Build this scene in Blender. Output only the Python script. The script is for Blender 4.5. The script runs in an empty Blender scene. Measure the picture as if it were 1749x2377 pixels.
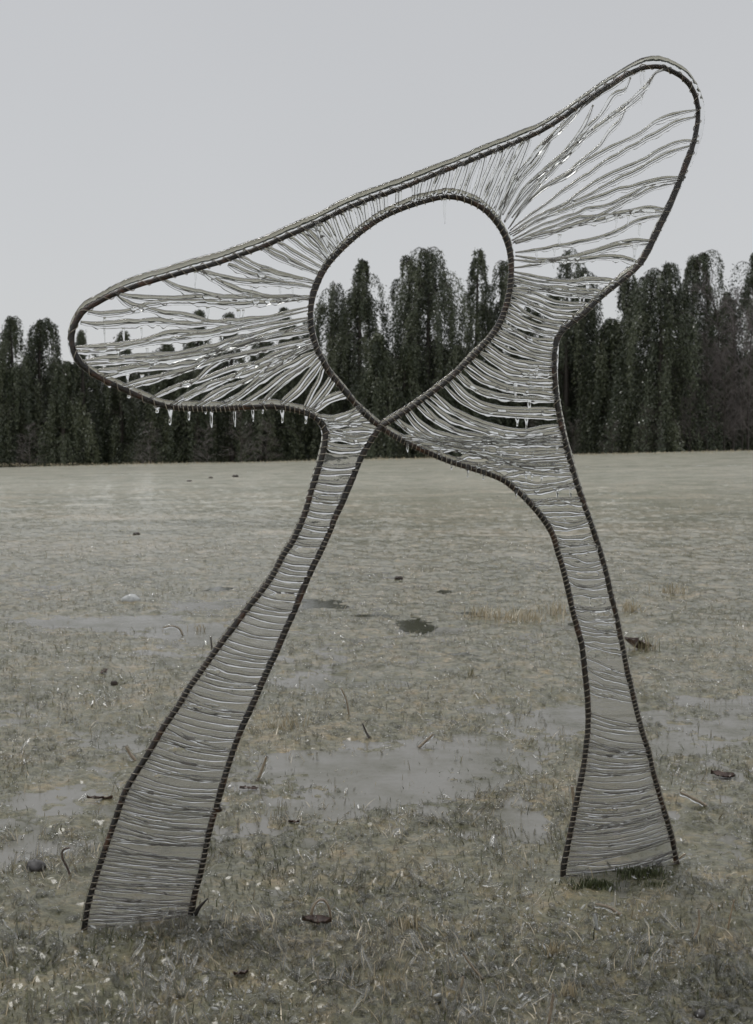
import bpy, math
import numpy as np

RNG = np.random.default_rng(7)
scene = bpy.context.scene
col = scene.collection

# ------------------------------------------------------------------ camera
F = 2800.0; CX, CY = 874.5, 1188.5; CAM_H = 1.15
PITCH = math.atan((CY - 1015.0) / F)
cam_d = bpy.data.cameras.new('camera')
cam = bpy.data.objects.new('camera', cam_d); col.objects.link(cam)
cam.location = (0, 0, CAM_H)
cam.rotation_euler = (math.pi / 2 - PITCH, 0, 0)
cam_d.sensor_fit = 'VERTICAL'
cam_d.sensor_height = 22.2
cam_d.sensor_width = 22.2
cam_d.lens = F / 2377.0 * 22.2
cam_d.clip_start = 0.05
cam_d.clip_end = 3000
cam_d.dof.use_dof = True
cam_d.dof.focus_distance = 3.0
cam_d.dof.aperture_fstop = 6.3
scene.camera = cam

# ------------------------------------------------------------------ world: overcast daylight
SUN_EL, SUN_AZ = math.radians(62), math.radians(-35)
world = bpy.data.worlds.new('World'); scene.world = world
world.use_nodes = True
wn, wl = world.node_tree.nodes, world.node_tree.links
wn.clear()
w_out = wn.new('ShaderNodeOutputWorld'); w_bg = wn.new('ShaderNodeBackground')
w_bg.inputs['Strength'].default_value = 0.1
w_sky = wn.new('ShaderNodeTexSky'); w_sky.sky_type = 'NISHITA'; w_sky.sun_disc = False
w_sky.sun_elevation = SUN_EL; w_sky.sun_rotation = SUN_AZ
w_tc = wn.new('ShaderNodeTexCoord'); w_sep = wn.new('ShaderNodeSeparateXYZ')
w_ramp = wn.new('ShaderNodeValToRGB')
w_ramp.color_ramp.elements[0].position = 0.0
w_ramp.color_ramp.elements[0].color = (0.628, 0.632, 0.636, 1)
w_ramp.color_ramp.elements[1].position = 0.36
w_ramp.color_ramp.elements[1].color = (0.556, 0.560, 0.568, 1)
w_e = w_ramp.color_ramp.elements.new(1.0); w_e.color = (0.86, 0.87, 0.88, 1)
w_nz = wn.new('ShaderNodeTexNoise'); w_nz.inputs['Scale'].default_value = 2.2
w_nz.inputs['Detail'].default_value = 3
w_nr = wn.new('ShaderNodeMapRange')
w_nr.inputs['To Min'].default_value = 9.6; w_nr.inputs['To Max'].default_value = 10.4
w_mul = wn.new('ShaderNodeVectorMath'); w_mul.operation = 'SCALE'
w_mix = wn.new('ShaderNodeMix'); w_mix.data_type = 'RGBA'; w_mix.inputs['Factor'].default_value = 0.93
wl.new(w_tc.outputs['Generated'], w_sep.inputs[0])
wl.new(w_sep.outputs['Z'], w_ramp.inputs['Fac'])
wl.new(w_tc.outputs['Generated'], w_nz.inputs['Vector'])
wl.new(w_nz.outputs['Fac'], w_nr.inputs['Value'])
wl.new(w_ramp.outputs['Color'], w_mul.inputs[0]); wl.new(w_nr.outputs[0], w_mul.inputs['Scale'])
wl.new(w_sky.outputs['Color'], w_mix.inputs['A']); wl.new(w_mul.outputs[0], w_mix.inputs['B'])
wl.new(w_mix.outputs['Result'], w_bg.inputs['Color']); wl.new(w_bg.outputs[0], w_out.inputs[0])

sun_d = bpy.data.lights.new('sun', 'SUN'); sun_d.energy = 1.3; sun_d.angle = math.radians(20)
sun_d.color = (1.0, 0.975, 0.94)
sun = bpy.data.objects.new('sun', sun_d); col.objects.link(sun)
sun.rotation_euler = (math.pi / 2 - SUN_EL, 0, math.pi - SUN_AZ)
sun.location = (0, 0, 30)

scene.view_settings.view_transform = 'Standard'
scene.view_settings.look = 'None'
scene.view_settings.exposure = 0.0
scene.view_settings.gamma = 1.0
scene.view_settings.use_curve_mapping = False
scene.render.engine = 'CYCLES'
cy = scene.cycles
cy.max_bounces = 40; cy.transmission_bounces = 40; cy.glossy_bounces = 4; cy.diffuse_bounces = 3
cy.transparent_max_bounces = 24
cy.use_adaptive_sampling = True; cy.adaptive_threshold = 0.01
cy.use_denoising = True
cy.sample_clamp_indirect = 3.0
cy.blur_glossy = 0.3

# ------------------------------------------------------------------ helpers
def zray(px, py):
    a = (np.asarray(px, float) - CX) / F; b = (CY - np.asarray(py, float)) / F
    s, c = math.sin(PITCH), math.cos(PITCH)
    return a, c + b * s, -s + b * c

PY0, PSL = 2.95, 0.29                         # the plane in which the sculpture stands
PN = np.array([PSL, -1.0, 0.0]); PN /= np.linalg.norm(PN)     # plane normal, towards the camera
def plane_pt(px, py, off=0.0):
    dx, dy, dz = zray(px, py)
    t = PY0 / (dy - PSL * dx)
    p = np.stack([dx * t, dy * t, CAM_H + dz * t], -1)
    return p + PN * np.asarray(off)[..., None] if np.ndim(off) else p + PN * off
def ground_xy(px, py, z=0.0):
    dx, dy, dz = zray(px, py)
    t = (z - CAM_H) / dz
    return dx * t, dy * t

def _hash(ix, iy, seed):
    h = (ix.astype(np.int64) * 374761393 + iy.astype(np.int64) * 668265263 + seed * 974711) & 0xffffffff
    h = ((h ^ (h >> 13)) * 1274126177) & 0xffffffff
    h = (h ^ (h >> 16)) & 0xffffffff
    return h / 4294967295.0
def vnoise(x, y, seed=0):
    ix, iy = np.floor(x), np.floor(y); fx, fy = x - ix, y - iy
    fx = fx * fx * (3 - 2 * fx); fy = fy * fy * (3 - 2 * fy)
    a = _hash(ix, iy, seed); b = _hash(ix + 1, iy, seed); c = _hash(ix, iy + 1, seed); d = _hash(ix + 1, iy + 1, seed)
    return (a * (1 - fx) + b * fx) * (1 - fy) + (c * (1 - fx) + d * fx) * fy
def fbm(x, y, seed=0, octv=4, gain=0.5):
    s = 0; a = 1; t = 0
    for i in range(octv):
        s = s + a * vnoise(x * 2 ** i + 17.3 * i, y * 2 ** i - 9.1 * i, seed + i); t += a; a *= gain
    return s / t
def sstep(a, b, x):
    t = np.clip((x - a) / (b - a), 0, 1); return t * t * (3 - 2 * t)

def mesh_from(name, verts, faces_q=None, faces_t=None, smooth=False, mat=None, tint=None):
    verts = np.asarray(verts, np.float32).reshape(-1, 3)
    loops = []; starts = []; n = 0
    tot = []
    if faces_q is not None and len(faces_q):
        q = np.asarray(faces_q, np.int32).reshape(-1, 4); loops.append(q.ravel()); starts.append(np.arange(len(q)) * 4); n = len(q) * 4
    if faces_t is not None and len(faces_t):
        t = np.asarray(faces_t, np.int32).reshape(-1, 3); loops.append(t.ravel()); starts.append(n + np.arange(len(t)) * 3)
    loops = np.concatenate(loops); starts = np.concatenate(starts).astype(np.int32)
    me = bpy.data.meshes.new(name)
    me.vertices.add(len(verts)); me.vertices.foreach_set('co', verts.ravel())
    me.loops.add(len(loops)); me.loops.foreach_set('vertex_index', loops.astype(np.int32))
    me.polygons.add(len(starts)); me.polygons.foreach_set('loop_start', starts)
    me.update(calc_edges=True)
    if smooth: me.polygons.foreach_set('use_smooth', np.ones(len(starts), bool))
    if tint is not None:
        ca = me.attributes.new('tint', 'FLOAT', 'POINT'); ca.data.foreach_set('value', np.asarray(tint, np.float32).ravel())
    if mat: me.materials.append(mat)
    me.validate()
    return me
def link(name, me, parent=None, loc=None):
    o = bpy.data.objects.new(name, me); col.objects.link(o)
    if parent: o.parent = parent
    if loc is not None: o.location = loc
    return o
def tag(o, label=None, cat=None, group=None, kind=None):
    if label: o['label'] = label
    if cat: o['category'] = cat
    if group: o['group'] = group
    if kind: o['kind'] = kind
    return o

def catmull(P, step):
    P = np.asarray(P, float)
    Q = np.vstack([2 * P[0] - P[1], P, 2 * P[-1] - P[-2]])
    out = []
    for i in range(1, len(Q) - 2):
        p0, p1, p2, p3 = Q[i - 1], Q[i], Q[i + 1], Q[i + 2]
        n = max(2, int(np.linalg.norm(p2 - p1) / step * 2))
        t = np.linspace(0, 1, n, endpoint=False)[:, None]
        out.append(0.5 * ((2 * p1) + (-p0 + p2) * t + (2 * p0 - 5 * p1 + 4 * p2 - p3) * t ** 2 + (-p0 + 3 * p1 - 3 * p2 + p3) * t ** 3))
    out.append(P[-1:]); out = np.vstack(out)
    d = np.r_[0, np.cumsum(np.linalg.norm(np.diff(out, axis=0), axis=1))]
    n = max(3, int(d[-1] / step) + 1)
    s = np.linspace(0, d[-1], n)
    return np.stack([np.interp(s, d, out[:, k]) for k in range(out.shape[1])], 1)
def smooth1(a, k):
    if k < 1: return a
    ker = np.ones(2 * k + 1) / (2 * k + 1)
    return np.convolve(np.pad(a, k, mode='edge'), ker, 'valid')

def frames(P, ref=np.array([0., -1., 0.])):
    T = np.gradient(P, axis=0); T /= np.linalg.norm(T, axis=1)[:, None] + 1e-12
    B = ref - (T @ ref)[:, None] * T; B /= np.linalg.norm(B, axis=1)[:, None] + 1e-12   # towards the camera side
    N = np.cross(B, T)
    return T, N, B
def tube(P, R, sides=8, ref=PN, shape=None, caps=True):
    """returns verts, quads, tris; R scalar / per point; shape(i_ring, angle)->radius factor array (n, sides)"""
    P = np.asarray(P, float); n = len(P)
    T, N, B = frames(P, np.asarray(ref, float))
    a = np.linspace(0, 2 * np.pi, sides, endpoint=False)
    R = np.broadcast_to(np.asarray(R, float), (n,))[:, None]
    if shape is not None: R = R * shape
    V = P[:, None, :] + R[..., None] * (np.cos(a)[None, :, None] * N[:, None, :] + np.sin(a)[None, :, None] * B[:, None, :])
    V = V.reshape(-1, 3)
    i = np.arange(n - 1)[:, None] * sides; j = np.arange(sides)[None, :]; k = (j + 1) % sides
    Q = np.stack([i + j, i + k, i + sides + k, i + sides + j], -1).reshape(-1, 4)
    Tr = np.zeros((0, 3), int)
    if caps:
        V = np.vstack([V, P[:1], P[-1:]]); c0 = n * sides; c1 = c0 + 1
        j = np.arange(sides); k = (j + 1) % sides
        Tr = np.vstack([np.stack([np.full(sides, c0), k, j], 1), np.stack([np.full(sides, c1), (n - 1) * sides + j, (n - 1) * sides + k], 1)])
    return V, Q, Tr
class MB:
    def __init__(s): s.v = []; s.q = []; s.t = []; s.n = 0; s.c = []
    def add(s, V, Q=None, T=None, c=None):
        s.v.append(np.asarray(V, float).reshape(-1, 3))
        if Q is not None and len(Q): s.q.append(np.asarray(Q) + s.n)
        if T is not None and len(T): s.t.append(np.asarray(T) + s.n)
        if c is not None: s.c.append(np.broadcast_to(c, (len(s.v[-1]),)))
        s.n += len(s.v[-1])
    def mesh(s, name, mat, smooth=True):
        return mesh_from(name, np.vstack(s.v), np.vstack(s.q) if s.q else None, np.vstack(s.t) if s.t else None, smooth, mat,
                         np.concatenate(s.c) if s.c else None)

# ------------------------------------------------------------------ materials
def new_mat(name):
    m = bpy.data.materials.new(name); m.use_nodes = True
    n, l = m.node_tree.nodes, m.node_tree.links
    return m, n, l, n['Principled BSDF']
def ramp(n, l, src, stops):
    r = n.new('ShaderNodeValToRGB'); e = r.color_ramp.elements
    while len(e) < len(stops): e.new(0.5)
    for k, (p, c) in enumerate(stops): e[k].position = p; e[k].color = (*c, 1)
    l.new(src, r.inputs['Fac']); return r.outputs['Color']
def noise(n, l, scale, detail=4, rough=0.55, vec=None):
    t = n.new('ShaderNodeTexNoise'); t.inputs['Scale'].default_value = scale
    t.inputs['Detail'].default_value = detail; t.inputs['Roughness'].default_value = rough
    if vec is not None: l.new(vec, t.inputs['Vector'])
    return t.outputs['Fac']
def bump(n, l, src, dist, strength, b, prev=None):
    t = n.new('ShaderNodeBump'); t.inputs['Distance'].default_value = dist; t.inputs['Strength'].default_value = strength
    l.new(src, t.inputs['Height'])
    if prev: l.new(prev, t.inputs['Normal'])
    if b: l.new(t.outputs[0], b.inputs['Normal'])
    return t.outputs[0]
def objco(n):
    return n.new('ShaderNodeTexCoord').outputs['Object']

def make_ice(name, rough, milky, bumpscale, bumpd, tintc=(0.93, 0.95, 0.93)):
    m, n, l, b = new_mat(name)
    b.inputs['Base Color'].default_value = (*tintc, 1)
    b.inputs['Transmission Weight'].default_value = 1 - milky
    b.inputs['IOR'].default_value = 1.31
    b.inputs['Roughness'].default_value = rough
    co = objco(n)
    if bumpd: bump(n, l, noise(n, l, bumpscale, 3, 0.5, co), bumpd, 1.0, b)
    return m
M_ICE = make_ice('clear_ice', 0.04, 0.03, 70, 0.0008, (0.975, 0.98, 0.97))
M_CRUST = make_ice('crust_ice', 0.04, 0.0, 70, 0.0008, (0.97, 0.975, 0.97))
M_FILM = make_ice('film_ice', 0.06, 0.06, 120, 0.0015, (0.96, 0.96, 0.96))
def make_shell(name, milky, rough, colr):
    m = bpy.data.materials.new(name); m.use_nodes = True; n, l = m.node_tree.nodes, m.node_tree.links; n.remove(n['Principled BSDF'])
    out = n['Material Output']; tr = n.new('ShaderNodeBsdfTransparent'); gl = n.new('ShaderNodeBsdfGlossy'); df = n.new('ShaderNodeBsdfDiffuse')
    tr.inputs[0].default_value = (0.97, 0.97, 0.96, 1); gl.inputs['Roughness'].default_value = rough; gl.inputs[0].default_value = (1, 1, 1, 1); df.inputs[0].default_value = (*colr, 1)
    m1 = n.new('ShaderNodeMixShader'); m1.inputs[0].default_value = milky; l.new(tr.outputs[0], m1.inputs[1]); l.new(df.outputs[0], m1.inputs[2])
    fr = n.new('ShaderNodeFresnel'); fr.inputs['IOR'].default_value = 1.31
    m2 = n.new('ShaderNodeMixShader'); l.new(fr.outputs[0], m2.inputs[0]); l.new(m1.outputs[0], m2.inputs[1]); l.new(gl.outputs[0], m2.inputs[2]); l.new(m2.outputs[0], out.inputs[0])
    bp = n.new('ShaderNodeBump'); bp.inputs['Distance'].default_value = 0.0008; l.new(noise(n, l, 170, 3, 0.6, objco(n)), bp.inputs['Height'])
    for x_ in (gl, fr): l.new(bp.outputs[0], x_.inputs['Normal'])
    return m
M_GICE = make_shell('ground_ice', 0.05, 0.07, (0.62, 0.62, 0.55))

m, n, l, b = new_mat('rusty_rod'); M_ROD = m; co = objco(n)
l.new(ramp(n, l, noise(n, l, 22, 5, 0.65, co), [(0.40, (0.008, 0.006, 0.004)), (0.55, (0.020, 0.011, 0.006)), (0.68, (0.095, 0.038, 0.015))]), b.inputs['Base Color'])
b.inputs['Roughness'].default_value = 0.45
bump(n, l, noise(n, l, 300, 3, 0.6, co), 0.001, 0.7, b)
m, n, l, b = new_mat('wire'); M_WIRE = m; co = objco(n)
l.new(ramp(n, l, noise(n, l, 60, 3, 0.6, co), [(0.3, (0.09, 0.078, 0.065)), (0.7, (0.20, 0.175, 0.15))]), b.inputs['Base Color'])
b.inputs['Roughness'].default_value = 0.4; b.inputs['Metallic'].default_value = 0.3
m, n, l, b = new_mat('wire_wrap'); M_COIL = m; co = objco(n)
l.new(ramp(n, l, noise(n, l, 30, 3, 0.6, co), [(0.35, (0.22, 0.17, 0.12)), (0.65, (0.42, 0.38, 0.31))]), b.inputs['Base Color'])
b.inputs['Roughness'].default_value = 0.25; b.inputs['Coat Weight'].default_value = 0.6; b.inputs['Coat Roughness'].default_value = 0.1

# ground: ice-glazed turf
m, n, l, b = new_mat('icy_turf'); M_GROUND = m; co = objco(n)
mp = n.new('ShaderNodeMapping'); mp.inputs['Scale'].default_value = (0.30, 1.0, 1.0); l.new(co, mp.inputs['Vector']); cs = mp.outputs[0]
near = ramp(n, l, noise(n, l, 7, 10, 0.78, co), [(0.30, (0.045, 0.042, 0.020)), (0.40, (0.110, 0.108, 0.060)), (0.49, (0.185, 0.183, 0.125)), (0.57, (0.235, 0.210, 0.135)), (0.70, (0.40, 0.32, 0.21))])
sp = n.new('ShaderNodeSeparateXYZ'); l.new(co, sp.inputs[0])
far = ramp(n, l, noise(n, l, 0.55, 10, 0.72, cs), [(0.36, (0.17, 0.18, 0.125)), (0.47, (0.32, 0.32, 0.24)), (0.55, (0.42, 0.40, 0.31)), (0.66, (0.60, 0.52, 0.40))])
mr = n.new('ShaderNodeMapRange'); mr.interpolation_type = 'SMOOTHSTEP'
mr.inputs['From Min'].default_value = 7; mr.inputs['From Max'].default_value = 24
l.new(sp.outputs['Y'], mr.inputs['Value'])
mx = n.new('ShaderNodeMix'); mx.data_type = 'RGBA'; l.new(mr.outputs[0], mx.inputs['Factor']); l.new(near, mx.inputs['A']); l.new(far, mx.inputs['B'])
pt = ramp(n, l, noise(n, l, 1.5, 5, 0.6, co), [(0.36, (0.70, 0.71, 0.60)), (0.5, (0.99, 0.98, 0.93)), (0.64, (1.18, 1.10, 1.02))])
mx3 = n.new('ShaderNodeMix'); mx3.data_type = 'RGBA'; mx3.blend_type = 'MULTIPLY'; mx3.inputs['Factor'].default_value = 0.75; mx3_in = mx3.inputs['B']; l.new(pt, mx3_in)
# frost grain
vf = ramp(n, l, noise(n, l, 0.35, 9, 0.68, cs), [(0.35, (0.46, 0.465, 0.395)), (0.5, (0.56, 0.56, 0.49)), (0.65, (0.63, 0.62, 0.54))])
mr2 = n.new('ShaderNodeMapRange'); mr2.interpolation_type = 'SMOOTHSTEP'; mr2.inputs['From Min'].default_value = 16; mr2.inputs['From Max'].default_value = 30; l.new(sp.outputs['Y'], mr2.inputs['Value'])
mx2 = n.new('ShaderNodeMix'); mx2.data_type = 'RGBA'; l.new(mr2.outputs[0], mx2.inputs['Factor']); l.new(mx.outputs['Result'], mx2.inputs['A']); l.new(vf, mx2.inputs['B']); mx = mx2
fg = n.new('ShaderNodeMix'); fg.data_type = 'RGBA'; fg.blend_type = 'MULTIPLY'; fg.inputs['Factor'].default_value = 0.75
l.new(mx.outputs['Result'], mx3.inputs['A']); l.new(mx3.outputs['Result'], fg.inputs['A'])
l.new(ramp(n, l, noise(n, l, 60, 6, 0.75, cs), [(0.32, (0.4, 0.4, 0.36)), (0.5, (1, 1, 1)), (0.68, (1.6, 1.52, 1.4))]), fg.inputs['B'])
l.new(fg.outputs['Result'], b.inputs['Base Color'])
b.inputs['Roughness'].default_value = 0.42
b.inputs['IOR'].default_value = 1.31
b.inputs['Coat Weight'].default_value = 0.8; b.inputs['Coat Roughness'].default_value = 0.16; b.inputs['Coat IOR'].default_value = 1.36
nb = bump(n, l, noise(n, l, 45, 6, 0.7, co), 0.02, 0.8, None)
bump(n, l, noise(n, l, 260, 3, 0.6, co), 0.004, 0.8, b, nb)

m, n, l, b = new_mat('frozen_puddle'); M_PUDDLE = m; co = objco(n)
l.new(ramp(n, l, noise(n, l, 3.5, 6, 0.62, co), [(0.33, (0.090, 0.088, 0.058)), (0.44, (0.145, 0.141, 0.115)), (0.58, (0.195, 0.190, 0.172))]), b.inputs['Base Color'])
b.inputs['Roughness'].default_value = 0.17; b.inputs['IOR'].default_value = 1.31
bump(n, l, noise(n, l, 30, 4, 0.6, co), 0.003, 0.6, b)
m, n, l, b = new_mat('melt_water'); M_WATER = m; co = objco(n)
b.inputs['Base Color'].default_value = (0.040, 0.040, 0.022, 1); b.inputs['Roughness'].default_value = 0.10; b.inputs['IOR'].default_value = 1.33
bump(n, l, noise(n, l, 18, 2, 0.5, co), 0.002, 0.4, b)

def tinted(name, stops, rough, spec=0.5, coat=0.0, trans=0.0):
    m, n, l, b = new_mat(name)
    at = n.new('ShaderNodeAttribute'); at.attribute_name = 'tint'
    c = ramp(n, l, at.outputs['Fac'], stops)
    l.new(c, b.inputs['Base Color'])
    b.inputs['Roughness'].default_value = rough; b.inputs['Specular IOR Level'].default_value = spec
    b.inputs['Coat Weight'].default_value = coat; b.inputs['Coat Roughness'].default_value = 0.15
    return m
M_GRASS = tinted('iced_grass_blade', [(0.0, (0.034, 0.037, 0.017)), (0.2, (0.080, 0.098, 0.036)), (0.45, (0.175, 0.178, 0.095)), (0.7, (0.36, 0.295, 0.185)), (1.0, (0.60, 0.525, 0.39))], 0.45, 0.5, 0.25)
M_LEAF = tinted('iced_foliage', [(0.0, (0.016, 0.022, 0.013)), (0.35, (0.045, 0.058, 0.030)), (0.7, (0.095, 0.108, 0.060)), (1.0, (0.24, 0.26, 0.225))], 0.4, 0.4, 0.25)
m, n, l, b = new_mat('bark'); M_BARK = m; co = objco(n)
l.new(ramp(n, l, noise(n, l, 8, 5, 0.6, co), [(0.3, (0.022, 0.018, 0.015)), (0.7, (0.06, 0.05, 0.042))]), b.inputs['Base Color']); b.inputs['Roughness'].default_value = 0.6
m, n, l, b = new_mat('iced_twig'); M_TWIG = m
b.inputs['Base Color'].default_value = (0.125, 0.108, 0.105, 1); b.inputs['Roughness'].default_value = 0.35
def simple(name, c0, c1, scale, rough, coat=0.5, bd=0.002):
    m, n, l, b = new_mat(name); co = objco(n)
    l.new(ramp(n, l, noise(n, l, scale, 5, 0.6, co), [(0.3, c0), (0.7, c1)]), b.inputs['Base Color'])
    b.inputs['Roughness'].default_value = rough; b.inputs['Coat Weight'].default_value = coat; b.inputs['Coat Roughness'].default_value = 0.12
    bump(n, l, noise(n, l, scale * 3, 4, 0.6, co), bd, 0.8, b)
    return m
M_STONE = simple('wet_stone', (0.03, 0.028, 0.028), (0.075, 0.068, 0.066), 30, 0.5)
M_DLEAF = simple('dead_leaf', (0.035, 0.018, 0.012), (0.10, 0.05, 0.032), 40, 0.4)
M_SOIL = simple('dark_soil', (0.018, 0.012, 0.009), (0.05, 0.032, 0.022), 60, 0.7, 0.2)
M_STRAW = simple('iced_straw', (0.20, 0.14, 0.085), (0.42, 0.33, 0.22), 60, 0.3, 0.8)
M_WICE = simple('white_ice', (0.32, 0.33, 0.32), (0.55, 0.56, 0.55), 30, 0.3, 0.8, 0.004)

# ------------------------------------------------------------------ terrain
# frozen hollows: pixel centre, pixel half sizes, depth
PUD = [(870, 1795, 250, 72, .03), (1010, 1745, 230, 45, .02), (1250, 1690, 170, 36, .022), (1330, 1660, 120, 26, .018),
       (730, 1588, 110, 20, .018), (245, 1725, 75, 36, .018), (90, 1840, 90, 26, .012), (60, 1655, 110, 26, .016),
       (290, 1450, 130, 18, .016), (450, 1478, 120, 18, .016), (120, 1440, 120, 14, .014), (330, 1440, 60, 10, .014),
       (1650, 1632, 130, 20, .02), (1700, 1690, 110, 22, .018), (1560, 1735, 70, 28, .018), (1215, 1930, 85, 34, .018),
       (80, 1975, 110, 28, .014), (200, 1790, 70, 20, .012), (1260, 2135, 70, 22, .014), (1420, 2130, 60, 18, .012),
       (560, 1640, 60, 14, .012), (470, 1405, 80, 10, .012), (380, 1520, 90, 14, .014), (60, 1500, 80, 14, .012),
       (1120, 1640, 90, 14, .014), (120, 2250, 150, 45, .008), (430, 2230, 160, 40, .006), (960, 2080, 90, 25, .006), (180, 1620, 90, 20, .012),
       (315, 2172, 120, 14, .014), (1430, 2052, 120, 22, .012), (1060, 1465, 80, 8, .010), (980, 1530, 90, 10, .008)]
_P = []
for (px, py, hw, hh, d) in PUD:
    x, y = ground_xy(px, py); x1, _ = ground_xy(px + hw, py); _, y1 = ground_xy(px, py - hh); _, y2 = ground_xy(px, py + hh)
    _P.append((float(x), float(y), float(x1 - x), float(y1 - y2) / 2, d))
# small melt holes that show dark, still water: centre and half sizes
HOLES = [(965, 1450, 48, 20), (752, 1405, 60, 13), (700, 1392, 40, 6), (1075, 1520, 38, 5), (1030, 1374, 20, 5), (1090, 1425, 24, 4), (880, 1430, 60, 4), (508, 1368, 36, 6), (150, 1289, 45, 3), (1340, 1450, 20, 5)]
_H = []
for (px, py, hw, hh) in HOLES:
    x, y = ground_xy(px, py); x1, _ = ground_xy(px + hw, py); _, y1 = ground_xy(px, py - hh); _, y2 = ground_xy(px, py + hh)
    _H.append((float(x), float(y), float(x1 - x), float(y1 - y2) / 2))
FEET = [(*map(float, plane_pt(192., 2165.)[:2]), *map(float, plane_pt(440., 2145.)[:2])), (*map(float, plane_pt(1306., 2048.)[:2]), *map(float, plane_pt(1569., 2000.)[:2]))]
def terrain(x, y):
    x = np.asarray(x, float); y = np.asarray(y, float)
    r = np.hypot(x, y)
    near = 1 - sstep(14, 34, r)
    z = 0.0110 + 0.040 * (fbm(x * 1.6 + 5, y * 1.1, 3, 4) - 0.5) * (0.4 + 0.6 * near) + 0.030 * (fbm(x * 11, y * 11, 9, 3) - 0.5)
    z = z + 0.020 * (fbm(x * 42, y * 42, 21, 2) - 0.5) * near + 0.008 * sstep(9, 16, r)
    for (cx, cy_, rx, ry, d) in _P:
        q = ((x - cx) / rx) ** 2 + ((y - cy_) / ry) ** 2 + 0.9 * (fbm(x * 5, y * 5, 71, 3) - 0.5)
        q = np.maximum(q, 0)
        z = z - d * 0.95 * np.exp(-q * 0.85)
    for (ax, ay, bx_, by_) in FEET:
        px_, py_ = x - ax, y - ay; dx_, dy_ = bx_ - ax, by_ - ay; tt_ = np.clip((px_ * dx_ + py_ * dy_) / (dx_ ** 2 + dy_ ** 2), 0, 1)
        w_ = np.exp(-(np.hypot(px_ - tt_ * dx_, py_ - tt_ * dy_) / 0.11) ** 2); z = z * (1 - 0.85 * w_) + 0.002 * w_
    for (cx, cy_, rx, ry) in _H:
        q = ((x - cx) / rx) ** 2 + ((y - cy_) / ry) ** 2
        z = z - 0.016 * np.exp(-q * 0.9)
    far = sstep(7, 50, y)
    z = z + far * (0.22 + 0.0228 * np.clip(x, -60, 60)) + sstep(20, 45, y) * 0.10 * (fbm(x * 0.12, y * 0.12, 31, 3) - 0.5)
    z = z - sstep(51, 60, y) * 0.7
    z = z + sstep(120, 400, y) * 3
    return z

def polar_sheet(th0, th1, nth, r0, r1, nr, zf):
    th = np.linspace(th0, th1, nth); r = r0 * (r1 / r0) ** np.linspace(0, 1, nr)
    R, TH = np.meshgrid(r, th, indexing='ij')
    X, Y = R * np.sin(TH), R * np.cos(TH)
    V = np.stack([X, Y, zf(X, Y)], -1).reshape(-1, 3)
    i = np.arange(nr - 1)[:, None] * nth; j = np.arange(nth - 1)[None, :]
    Q = np.stack([i + j, i + nth + j, i + nth + j + 1, i + j + 1], -1).reshape(-1, 4)
    return V, Q[:, ::-1]
A0 = math.radians(27)
mb = MB()
mb.add(*polar_sheet(-A0, A0, 430, 1.2, 36, 800, terrain))
mb.add(*polar_sheet(-A0, A0, 160, 36, 900, 110, terrain))
mb.add(*polar_sheet(A0, 2 * math.pi - A0, 200, 1.2, 900, 160, terrain))
th = np.linspace(0, 2 * np.pi, 97)[:-1]
Vc = np.vstack([[[0, 0, float(terrain(0., 0.))]], np.stack([1.2 * np.sin(th), 1.2 * np.cos(th), terrain(1.2 * np.sin(th), 1.2 * np.cos(th))], 1)])
mb.add(Vc, None, np.array([[0, 1 + (k + 1) % 96, 1 + k] for k in range(96)]))
g = link('ground', mb.mesh('ground', M_GROUND)); tag(g, 'wide field of ice-glazed dead turf rising gently to the trees', None, None, 'structure')

x, y = ground_xy(1600, 1146, .1); x, y = float(x), float(y)
V, Q = polar_sheet(-math.radians(30), math.radians(30), 40, 1.3, 34, 60, lambda X, Y: np.where(Y > 7, sstep(7, 50, Y) * (0.22 + 0.0228 * X), 0.0) + 0 * X)
pd = link('ice_sheet', mesh_from('ice_sheet', V, Q, None, True, M_PUDDLE)); tag(pd, 'thin grey ice frozen in the hollows of the turf', None, None, 'structure')

def disc_mesh(name, rx, ry, seed, mat, n=72, z=0.0):
    a = np.linspace(0, 2 * np.pi, n, endpoint=False)
    rr = 0.85 + 0.3 * vnoise(a * 2.2, a * 0 + seed, seed) + 0.16 * (vnoise(a * 7, a * 0 + seed, seed + 5) - .5)
    V = np.vstack([[[0, 0, z]], np.stack([rx * rr * np.cos(a), ry * rr * np.sin(a), np.full(n, z)], 1)])
    return mesh_from(name, V, None, [[0, 1 + k, 1 + (k + 1) % n] for k in range(n)], True, mat)
for i, (x, y, rx, ry) in enumerate(_H):
    zz = float(sstep(7, 50, y) * (0.22 + 0.0228 * x)) + 0.0015
    wl_ = ['larger dark oval melt pool left of the dry grass clump', 'long dark melt pool just right of the left leg', 'narrow dark puddle above the long melt pool beside the left leg',
           'thin dark puddle below the oval melt pool', 'small round dark puddle far behind the oval pool', 'tiny dark puddle above the oval melt pool on its right',
           'thin dark streak of water between the two larger melt pools', 'dark puddle left of the upper left leg', 'thin dark streak of water far out on the left of the field', 'small dark puddle beside the dry grass at the right leg'][i]
    o = link('melt_pool', disc_mesh('melt_pool', rx * 0.95, ry * 0.95, i, M_WATER), None, (x, y, zz)); tag(o, wl_, None, 'dark melt pools in the turf', 'structure')

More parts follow.
